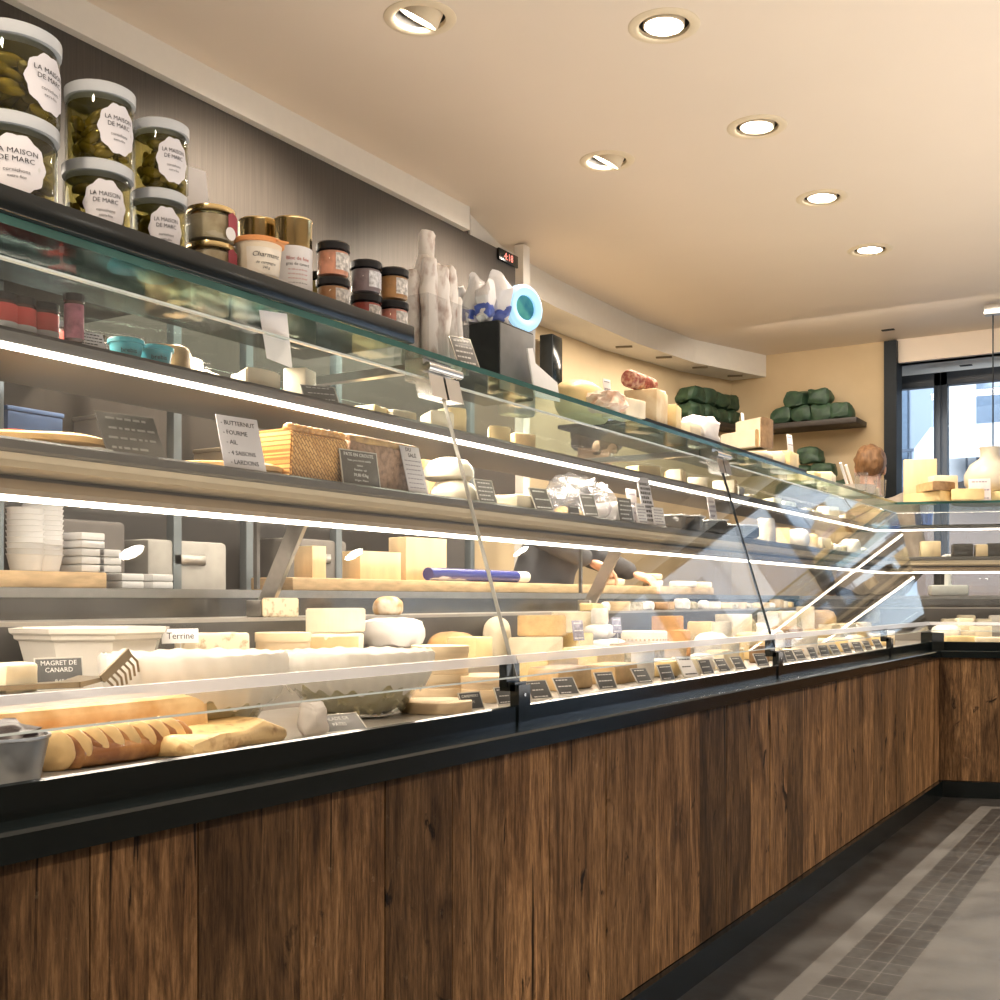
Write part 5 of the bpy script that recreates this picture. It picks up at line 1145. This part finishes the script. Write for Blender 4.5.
for k, (px, X, w, h, d) in enumerate(((90, -2.16, .07, .11, 'upright pale wooden slab left of the steel bracket'), (310, -2.12, .05, .09, 'small pale wooden wedge by the bracket'), (372, -2.13, .17, .085, 'low pale wooden crate on the butcher block'), (418, -2.16, .19, .14, 'tall pale wooden crate on the butcher block'))):
    z = ZB if px > 250 else ZT+.0005
    r = empty('wooden_crate', (X-.06 if px in (90,) else X, yat(px, X), z), (0, 0, rad(-8)), d, 'crate')
    b = MB(); 
    for sx in (-1, 1): b.box((sx*.035, 0, h/2), (.008, w, h), .001)
    for sy in (-1, 1): b.box((0, sy*(w/2-.004), h/2), (.064, .008, h), .001)
    b.box((0, 0, .006), (.064, w-.016, .010)); b.build('crate_walls', PINE, r)
r = empty('cling_film_roll', (-2.05, (yat(428, -2.05)+yat(526, -2.05))/2, ZB+.0005), label='blue cling film roll with white stripes lying on the butcher block', cat='roll')
L = yat(526, -2.05)-yat(428, -2.05)
MB().cyl((0, -L/2, .021), (0, L*.38, .021), .0205, seg=24).build('film_wrap', M2('blue_stripe_print', (.03, .04, .22), (.62, .64, .75), 5, .25, 0, .60, .62, stretch=(1, .5, 6)), r)
MB().cyl((0, L*.38, .021), (0, L/2, .021), .0195, seg=24).build('core', PAPER, r)
for k, (px, dz, w) in enumerate(((613, 0, .10), (653, .0, .09), (653, .028, .085), (683, 0, .13), (703, 0, .09))):
    X = -2.06
    put('ledge', 'flat_cheese', b_wheel(w/2, .026, WHITEC if k % 2 else CREAM, .006), X, px, ZB+dz+.0004, '', cat='cheese'); ROWS['ledge'].pop()[1]['label'] = ('flat round cheese under the worker\'s hand', 'lower flat cheese of a pair on the butcher block', 'upper flat cheese of a pair on the butcher block', 'wide flat cheese right of the pair on the butcher block', 'flat brown-edged cheese at the right end of the butcher block')[k]
for o in [o for o in bpy.data.objects if o.name.startswith('flat_cheese')]: tag(o, None, 'cheese', 'flat cheeses on the butcher block')
for k, (px, d) in enumerate(((520, 'left'), (534, 'middle'), (548, 'right'))): pass
# ------------------------------------------------------------------ back wall shelving
STEELB = M('blue_grey_post', (.16, .19, .21), .4, .5)
sh = empty('wall_shelving', (-2.55, 2.8, 0), label='wall shelving with blue-grey posts behind the counter', cat='shelving')
for px in (5, 184, 256, 345, 478):
    y = yat(px, -2.45); MB().box((.06, y-2.8, .955), (.03, .03, 1.91), .002).build('post', STEELB, sh)
for z, ya, yb in ((1.30, 1.0, 3.86), (.90, 1.0, 3.86)): MB().box((-.03, (ya+yb)/2-2.8, z), (.20, yb-ya, .02), .002).build('shelf_board', M('dark_shelf', (.10, .095, .09), .5), sh)
MB().box((.0, yat(68, -2.5)-2.8-.2, 1.745), (.20, .75, .022), .002).build('shelf_board', BLACKM, sh)
for z, ya, yb in ((1.285, 1.6, 2.6), (1.285, 2.75, 3.2)): MB().box((.045, (ya+yb)/2-2.8, z), (.02, yb-ya, .018), .002).build('light_strip', emit('shelf_tube', (1, .9, .78), 6.), sh)
yp = yat(64, -2.55)
for c, (dy, n) in enumerate(((-.05, 12), (.055, 12))):
    for q in range(n): tag(MB().box((0, 0, .0052), (.12, .098, .008), .002).build('white_carton', PAPER, loc=(-2.55+.005*math.sin(q*1.7), yp+dy, 1.7565+.0098*q), rot=(0, 0, .03*math.sin(q*2.1))), 'flat white carton in the %s pile on the wall shelf, %s from below' % (('left', 'right')[c], ordw(q+1)), 'carton', 'piles of flat white cartons')
for k, (px, w, h, m, d) in enumerate(((426, .05, .20, CRUSTL, 'round-topped tan loaf standing on the wall shelf'), (444, .055, .27, PINE, 'tall pale board standing on the wall shelf, left of the pair'), (460, .055, .24, PINE, 'pale board standing on the wall shelf, right of the pair'))):
    tag(b_block((.05, w*1.6, h), m, .012, .002, k)[0].build(('standing_loaf', 'standing_board', 'standing_board', 'yellow_packet')[k], m, loc=(-2.59, yat(px, -2.59), 1.3105)), d, ('bread', 'board', 'board', 'packet')[k])
for k, (px, w, h, c, d) in enumerate(((20, .16, .12, (.10, .18, .38), 'blue box on the wall shelf at the left'), (110, .14, .14, (.35, .30, .24), 'grey brown box on the wall shelf'), (230, .18, .10, (.42, .34, .24), 'tan carton on the wall shelf'), (310, .16, .12, (.20, .19, .18), 'dark box on the wall shelf'), (400, .2, .12, (.55, .42, .26), 'kraft carton on the wall shelf'))):
    r = empty('storage_box', (-2.57, yat(px, -2.57), 1.3105), label=d, cat='box', group='boxes on the wall shelf'); MB().box((0, 0, h/2), (.13, w, h), .004).build('carton', M('carton_%d' % k, c, .6), r); MB().box((0, 0, h+.006), (.135, w+.006, .012), .003).build('lid', M('carton_%d' % k, c), r)
for k, (px, w, h, c, d) in enumerate(((60, .3, .26, (.10, .09, .085), 'dark storage bin under the wall shelf, leftmost'), (170, .3, .22, (.34, .33, .31), 'grey storage bin under the wall shelf'), (300, .3, .25, (.13, .12, .11), 'black storage bin under the wall shelf'), (400, .34, .2, (.16, .14, .12), 'brown storage bin under the wall shelf, rightmost'))):
    r = empty('storage_bin', (-2.56, yat(px, -2.56), .9105), label=d, cat='bin', group='bins under the wall shelf'); b = MB().box((0, 0, h/2), (.16, w, h), .012); b.build('bin', M('bin_%d' % k, c, .5), r); MB().box((.082, 0, h*.75), (.006, w*.4, .03), .002).build('handle', STEEL, r)
ya, yb = yat(8, -2.44), yat(140, -2.44)
r = empty('tube_light', (-2.44, (ya+yb)/2, 1.50), label='white fluorescent tube behind the upper shelf at the left', cat='lamp')
MB().box((0, 0, .018), (.04, yb-ya, .02), .003).build('fitting', GREYM, r); MB().cyl((0, -(yb-ya)/2+.01, 0), (0, (yb-ya)/2-.01, 0), .011).build('tube', emit('shelf_tube', (1, .9, .78), 6.), r)
# ------------------------------------------------------------------ green packs on the far shelves
GREENP = M2('green_pack', (.018, .045, .028), (.060, .120, .062), 16, .5, .5, .35, .7)
SHB = M('dark_wood_shelf', (.035, .026, .020), .5)
def pack(x, y, z, yaw, lab, w=.17, grp='green packs on the far wall shelves'):
    b = MB().box((0, 0, .055), (.15, w, .105), .03); b.sub(3).lump(.020, 16, x*10+y+z)
    for v in b.bm.verts: v.co.z = max(.0005, v.co.z)
    return tag(b.build('green_pack', GREENP, loc=(x, y, z), rot=(0, 0, yaw)), lab, 'pack', grp)
q0, q1 = atY(762, 425, YW-.12), atY(862, 420, YW-.12); zs = zat(0, 0, -1)*0+2.115
tag(MB().box(((q0.x+q1.x)/2, YW-.13, zs), (q1.x-q0.x, .26, .035), .003).build('wall_shelf', SHB), 'dark wall shelf with green packs on the sandy far wall', 'shelf')
for k, (px, lv) in enumerate(((783, 0), (803, 0), (824, 0), (842, 0), (797, 1), (820, 1))):
    p = atY(px, 420, YW-.15); pack(p.x, YW-.15, zs+.018+lv*.108, PI/2, 'green soft pack on the far wall shelf, %s row, %s from the left' % (('bottom', 'upper')[lv], ordw((k if k < 4 else k-4)+1)), .145)
tag(MB().box(((q0.x+q1.x)/2-.05, YW-.13, 1.62), (q1.x-q0.x-.05, .26, .035), .003).build('wall_shelf', SHB), 'lower dark wall shelf behind the worker\'s brown hair', 'shelf')
for k, (px, lv) in enumerate(((790, 0), (813, 0), (835, 0), (800, 1), (824, 1), (812, 2))):
    p = atY(px, 450, YW-.15); pack(p.x, YW-.15, 1.64+lv*.108, PI/2, 'green soft pack of the lower far shelf, layer %s, %s from the left' % (ordw(lv+1), ordw((k, k, k, k-3, k-3, 0)[k]+1)), .16)
r = empty('wall_shelf', (0, 0, 0)); bpy.data.objects.remove(r)
# shelf on curved wall
pts = []
for px in (676, 735):
    u = (px-500)/FPX
    X = -2.98 if px == 676 else -2.84
    pts.append(Vector((X, yat(px, X), 2.15)))
d = (pts[1]-pts[0]); dn = d.normalized(); ang = math.atan2(d.y, d.x)
c = (pts[0]+pts[1])/2
tag(MB().box((0, 0, 0), (d.length+.1, .24, .035), .003).build('wall_shelf', SHB, loc=(c.x+.06, c.y, c.z), rot=(0, 0, ang)), 'dark shelf with two layers of green packs on the sandy left wall', 'shelf')
for lv in range(2):
    for k in range(5):
        p = pts[0]+d*((k+.5)/5); pack(p.x+.06, p.y, 2.17+lv*.108, ang+PI/2, 'green soft pack on the left wall shelf, %s row, %s from the left' % (('bottom', 'upper')[lv], ordw(k+1)), .18, 'green packs on the left wall shelf')
# ------------------------------------------------------------------ people
def skin_mesh(verts, edges, radii, root=0, sub=2):
    me = bpy.data.meshes.new('tmp'); me.from_pydata(verts, edges, []); o = bpy.data.objects.new('tmp', me); COL.objects.link(o)
    m = o.modifiers.new('s', 'SKIN'); m.use_smooth_shade = True
    for i, r in enumerate(radii):
        sv = me.skin_vertices[0].data[i]; sv.radius = (r, r) if isinstance(r, (int, float)) else r; sv.use_root = i == root
    s = o.modifiers.new('u', 'SUBSURF'); s.levels = sub
    dg = bpy.context.evaluated_depsgraph_get(); dg.update()
    out = bpy.data.meshes.new_from_object(o.evaluated_get(dg)); bpy.data.objects.remove(o); bpy.data.meshes.remove(me)
    return out
def add_mesh(mb, me, mat=None):
    t = bmesh.new(); t.from_mesh(me); bpy.data.meshes.remove(me); bmesh.ops.recalc_face_normals(t, faces=t.faces); mb._add(t, 0, mat)
def remesh(o, vox, smooth=3):
    m = o.modifiers.new('r', 'REMESH'); m.mode = 'VOXEL'; m.voxel_size = vox; m.use_smooth_shade = True
    k = o.modifiers.new('k', 'SMOOTH'); k.iterations = smooth; k.factor = .5
    dg = bpy.context.evaluated_depsgraph_get(); dg.update()
    me = bpy.data.meshes.new_from_object(o.evaluated_get(dg)); o.modifiers.clear()
    old = o.data; nm = old.name; mats = [x for x in old.materials]; o.data = me; me.materials.clear()
    for x in mats: me.materials.append(x)
    for p in me.polygons: p.use_smooth = True; p.material_index = 0
HAIRD = M('dark_hair', (.035, .022, .015), .6, var=.4, scale=60)
HAIRB = M('light_brown_hair', (.30, .16, .075), .55, var=.45, scale=50, stretch=(1, 1, .3))
EYEW = M('eye_white', (.8, .78, .75), .2); EYED = M('eye_iris', (.06, .04, .03), .15)
LIP = M('lip', (.62, .26, .22), .45)
def person(base, yaw, s, label, jac, trou, hands, elbows, lean, headrot, hair, cap=None):
    r = empty('person', (*base, 0), (0, 0, yaw), label, 'person'); r.scale = (s, s, s)
    W = (Matrix.Translation((*base, 0)) @ Matrix.Rotation(yaw, 4, 'Z') @ Matrix.Scale(s, 4)).inverted()
    H = [W @ Vector(h) for h in hands]; E = [W @ Vector(e) for e in elbows]
    pel = Vector((0, 0, .96)); wai = Vector((lean*.25, 0, 1.12)); che = Vector((lean*.65, 0, 1.31)); nk0 = Vector((lean*.95, 0, 1.455)); nk1 = Vector((lean*1.15, 0, 1.54))
    hc = Vector((lean*1.15+.03, 0, 1.635))
    SH = [Vector((lean*.8, .185, 1.415)), Vector((lean*.8, -.185, 1.415))]
    # body: torso, limbs
    V = [pel, wai, che, nk0, nk1]; ED = [(0, 1), (1, 2), (2, 3), (3, 4)]; RA = [.105, .095, .105, .060, .052]
    for k in (0, 1):
        i = len(V); V += [SH[k], E[k], H[k]+(E[k]-H[k]).normalized()*.02]; RA += [.048, .040, .027]; ED += [(2, i), (i, i+1), (i+1, i+2)]
    for k in (0, 1):
        y = .095*(1-2*k); i = len(V); V += [Vector((0, y, .88)), Vector((.02, y*1.05, .49)), Vector((-.01, y*1.1, .09)), Vector((.13, y*1.25, .035))]; RA += [.088, .058, .040, .034]; ED += [(0, i), (i, i+1), (i+1, i+2), (i+2, i+3)]
    b = MB(); add_mesh(b, skin_mesh(V, ED, RA))
    # head
    HM = Matrix.Translation(hc) @ Euler(headrot).to_matrix().to_4x4()
    h = MB()
    h.ell((-.008, 0, .025), (.098, .076, .092), 4); h.ell((.028, 0, -.045), (.062, .056, .070), 3); h.ell((.058, 0, -.088), (.026, .026, .020), 3)
    h.ell((.088, 0, -.018), (.017, .012, .026), 3, rot=(0, -.35, 0)); h.ell((.096, 0, -.034), (.013, .017, .010), 3)
    for y in (-1, 1):
        h.ell((-.005, y*.077, -.012), (.020, .009, .032), 3, rot=(0, -.15, y*-.3)); h.ell((.052, y*.040, -.028), (.028, .022, .024), 3); h.ell((.080, y*.030, .024), (.014, .026, .008), 3)
    h.ell((.082, 0, -.064), (.012, .024, .006), 3); h.ell((.080, 0, -.073), (.011, .020, .006), 3)
    for f in h.bm.verts: f.co = HM @ f.co
    me = bpy.data.meshes.new('t'); h.bm.to_mesh(me); h.bm.free(); add_mesh(b, me)
    b.cyl(nk0-Vector((0, 0, .03)), hc+Vector((-.012, 0, -.03)), .060, .055, 20)
    # hands
    for k in (0, 1):
        d = (H[k]-E[k]).normalized(); up = Vector((0, 0, 1)); sd = d.cross(up).normalized(); nrm = sd.cross(d).normalized()
        sgn = 1 if k == 0 else -1
        wr = H[k]; pc = wr+d*.045
        B = Matrix((d, sd, nrm)).transposed().to_4x4()
        b.ell(pc, (.052, .041, .017), 3, rot=B.to_euler(), sq=.25)
        for q in range(4):
            off = (q-1.5)*.0195; L = (.066, .076, .072, .056)[q]
            p0 = wr+d*.082+sd*off*sgn; p1 = p0+d*L*.42-nrm*L*.16; p2 = p1+d*L*.22-nrm*L*.30; p3 = p2+d*L*.06-nrm*L*.24
            b.tube([p0-d*.02, p0, p1, p2, p3], .0082, 10); b.ell(p3, (.008,)*3, 2)
        t0 = wr+d*.025-sd*.032*sgn; t1 = t0+d*.03-sd*.022*sgn-nrm*.012; t2 = t1+d*.026-nrm*.016+sd*.004*sgn
        b.tube([wr+d*.015, t0, t1, t2], .0098, 10); b.ell(t2, (.0095,)*3, 2)
    o = b.build('body', SKIN, r); remesh(o, .0055, 3)
    # clothes
    b = MB()
    def cap2(p0, p1, r0, r1):
        b.cyl(p0, p1, r0, r1, 24); b.ell(p0, (r0,)*3, 3); b.ell(p1, (r1,)*3, 3)
    lo = pel-Vector((0, 0, .06))
    for y in (-.06, .06):
        d_ = Vector((0, y, 0)); cap2(lo+d_, wai+d_*.9, .128, .122); cap2(wai+d_*.9, che+d_*1.2, .122, .128)
    cap2(che, nk0-Vector((0, 0, .03)), .12, .082)
    for k in (0, 1):
        cap2(che+Vector((0, .09*(1-2*k), .05)), SH[k]-Vector((0, 0, .01)), .095, .080); cap2(SH[k], E[k], .078, .060); cap2(E[k], H[k]+(E[k]-H[k]).normalized()*.05, .060, .044)
    o = b.build('jacket', jac, r); remesh(o, .010, 8)
    for v in o.data.vertices: v.co += Vector((noise.noise(v.co*14), noise.noise(v.co*14+Vector((9, 0, 0))), 0))*.008
    V = [pel-Vector((0, 0, .04))]; ED = []; RA = [.150]
    for k in (0, 1):
        y = .095*(1-2*k); i = len(V); V += [Vector((0, y, .86)), Vector((.02, y*1.05, .49)), Vector((-.01, y*1.1, .10))]; RA += [.100, .074, .062]; ED += [(0, i), (i, i+1), (i+1, i+2)]
    b = MB(); add_mesh(b, skin_mesh(V, ED, RA)); o = b.build('trousers', trou, r); remesh(o, .010, 2)
    for k in (0, 1):
        y = .11*(1-2*k); b = MB().ell((.06, y, .045), (.14, .050, .048), 3, sq=.2)
        for v in b.bm.verts: v.co.z = max(0.002, v.co.z)
        b.build('shoe', BLACKM, r)
    # hair, eyes, mouth, cap
    b = MB().ell((-.020, 0, .032), (.104, .087, .100), 4, lump=.12, seed=3, lsc=12)
    bmesh.ops.delete(b.bm, geom=[v for v in b.bm.verts if (v.co.x > .045 and v.co.z < .07) or (v.co.z < -.045 and v.co.x > -.05) or v.co.z < -.085], context='VERTS')
    for v in b.bm.verts: v.co = HM @ v.co
    b.build('hair', hair, r)
    for y in (-1, 1):
        b = MB().ell(HM @ Vector((.076, y*.031, .002)), (.012, .013, .010), 2); e = b.build('eye', EYEW, r)
        MB().ell(HM @ Vector((.0865, y*.031, .001)), (.003, .006, .006), 2).build('iris', EYED, e)
        b = MB().ell((.090, y*.031, .024), (.006, .018, .004), 2)
        for v in b.bm.verts: v.co = HM @ v.co
        b.build('eyebrow', hair, r)
    b = MB().ell((.090, 0, -.0685), (.006, .020, .005), 2)
    for v in b.bm.verts: v.co = HM @ v.co
    b.build('lips', LIP, r)
    if cap:
        b = MB().ell((-.010, 0, .060), (.112, .095, .082), 4, lump=.06, seed=8, lsc=12)
        bmesh.ops.delete(b.bm, geom=[v for v in b.bm.verts if v.co.z < .045], context='VERTS')
        for v in b.bm.verts: v.co = HM @ v.co
        c = b.build('cap', cap, r)
        b = MB().lathe([(1, .040), (1.02, .042), (1.02, .066), (1, .068)], seg=40)
        for v in b.bm.verts: v.co = HM @ Vector((-.010+v.co.x*.108, v.co.y*.092, v.co.z))
        b.build('cap_band', BLACKM, c)
    return r
NAVY = M('navy_cloth', (.022, .035, .10), .8, var=.5, scale=12, bump=.4)
JACK = M('grey_work_jacket', (.085, .088, .10), .85, var=.2, scale=14, bump=.3)
hx = -2.105; hy = yat(592, hx)
person((-2.385, 4.12), rad(38), .985, 'worker in dark grey jacket and navy cap bending over cheese on the butcher block', JACK, M('dark_trousers', (.03, .03, .035), .85),
       [(-2.12, 4.56, 1.075), (hx, hy, 1.115)], [(-2.36, 4.60, 1.16), (-2.23, 3.92, 1.22)], .20, (0, rad(32), rad(4)), HAIRD, NAVY)
person((-1.72, 7.08), rad(104), 1.085, 'worker behind the corner of whom only light brown hair shows', M('beige_shirt', (.42, .36, .30), .85), M('dark_trousers', (.03, .03, .035)),
       [(-1.98, 7.20, 1.0), (-1.60, 7.27, 1.0)], [(-2.02, 7.0, 1.18), (-1.45, 7.12, 1.18)], .04, (0, rad(10), 0), HAIRB)

# ------------------------------------------------------------------ labels for the rows
for row, lst in ROWS.items():
    lst.sort(key=lambda e: e[0]); n = 0; last = None
    for key, o, desc, cat in lst:
        if last is None or abs(key-last) > 1e-6: n += 1; last = key
        tag(o, '%s, %s from left, %s' % (desc, ordw(n), ROWN[row]), cat, 'goods on the '+ROWN[row])

# ------------------------------------------------------------------ world, exposure
w = bpy.data.worlds.new('world'); scene.world = w; w.use_nodes = True
wn = w.node_tree.nodes; wl = w.node_tree.links
sky = wn.new('ShaderNodeTexSky'); sky.sky_type = 'HOSEK_WILKIE'; sky.turbidity = 4; sky.sun_direction = (.3, -.5, .6)
wl.new(sky.outputs[0], wn['Background'].inputs[0]); wn['Background'].inputs[1].default_value = 3.0
sun = bpy.data.lights.new('sun', 'SUN'); sun.energy = 6.5; sun.color = (.85, .92, 1.); sun.angle = .5
so = bpy.data.objects.new('sun', sun); COL.objects.link(so); so.rotation_euler = Vector((.25, .8, -.55)).to_track_quat('-Z', 'Y').to_euler()
scene.view_settings.view_transform = 'Standard'
scene.view_settings.look = 'None'
scene.view_settings.exposure = 0.08
scene.cycles.max_bounces = 10; scene.cycles.transparent_max_bounces = 24; scene.cycles.use_denoising = True
scene.cycles.sample_clamp_indirect = 6
scene.cycles.caustics_reflective = False; scene.cycles.caustics_refractive = False
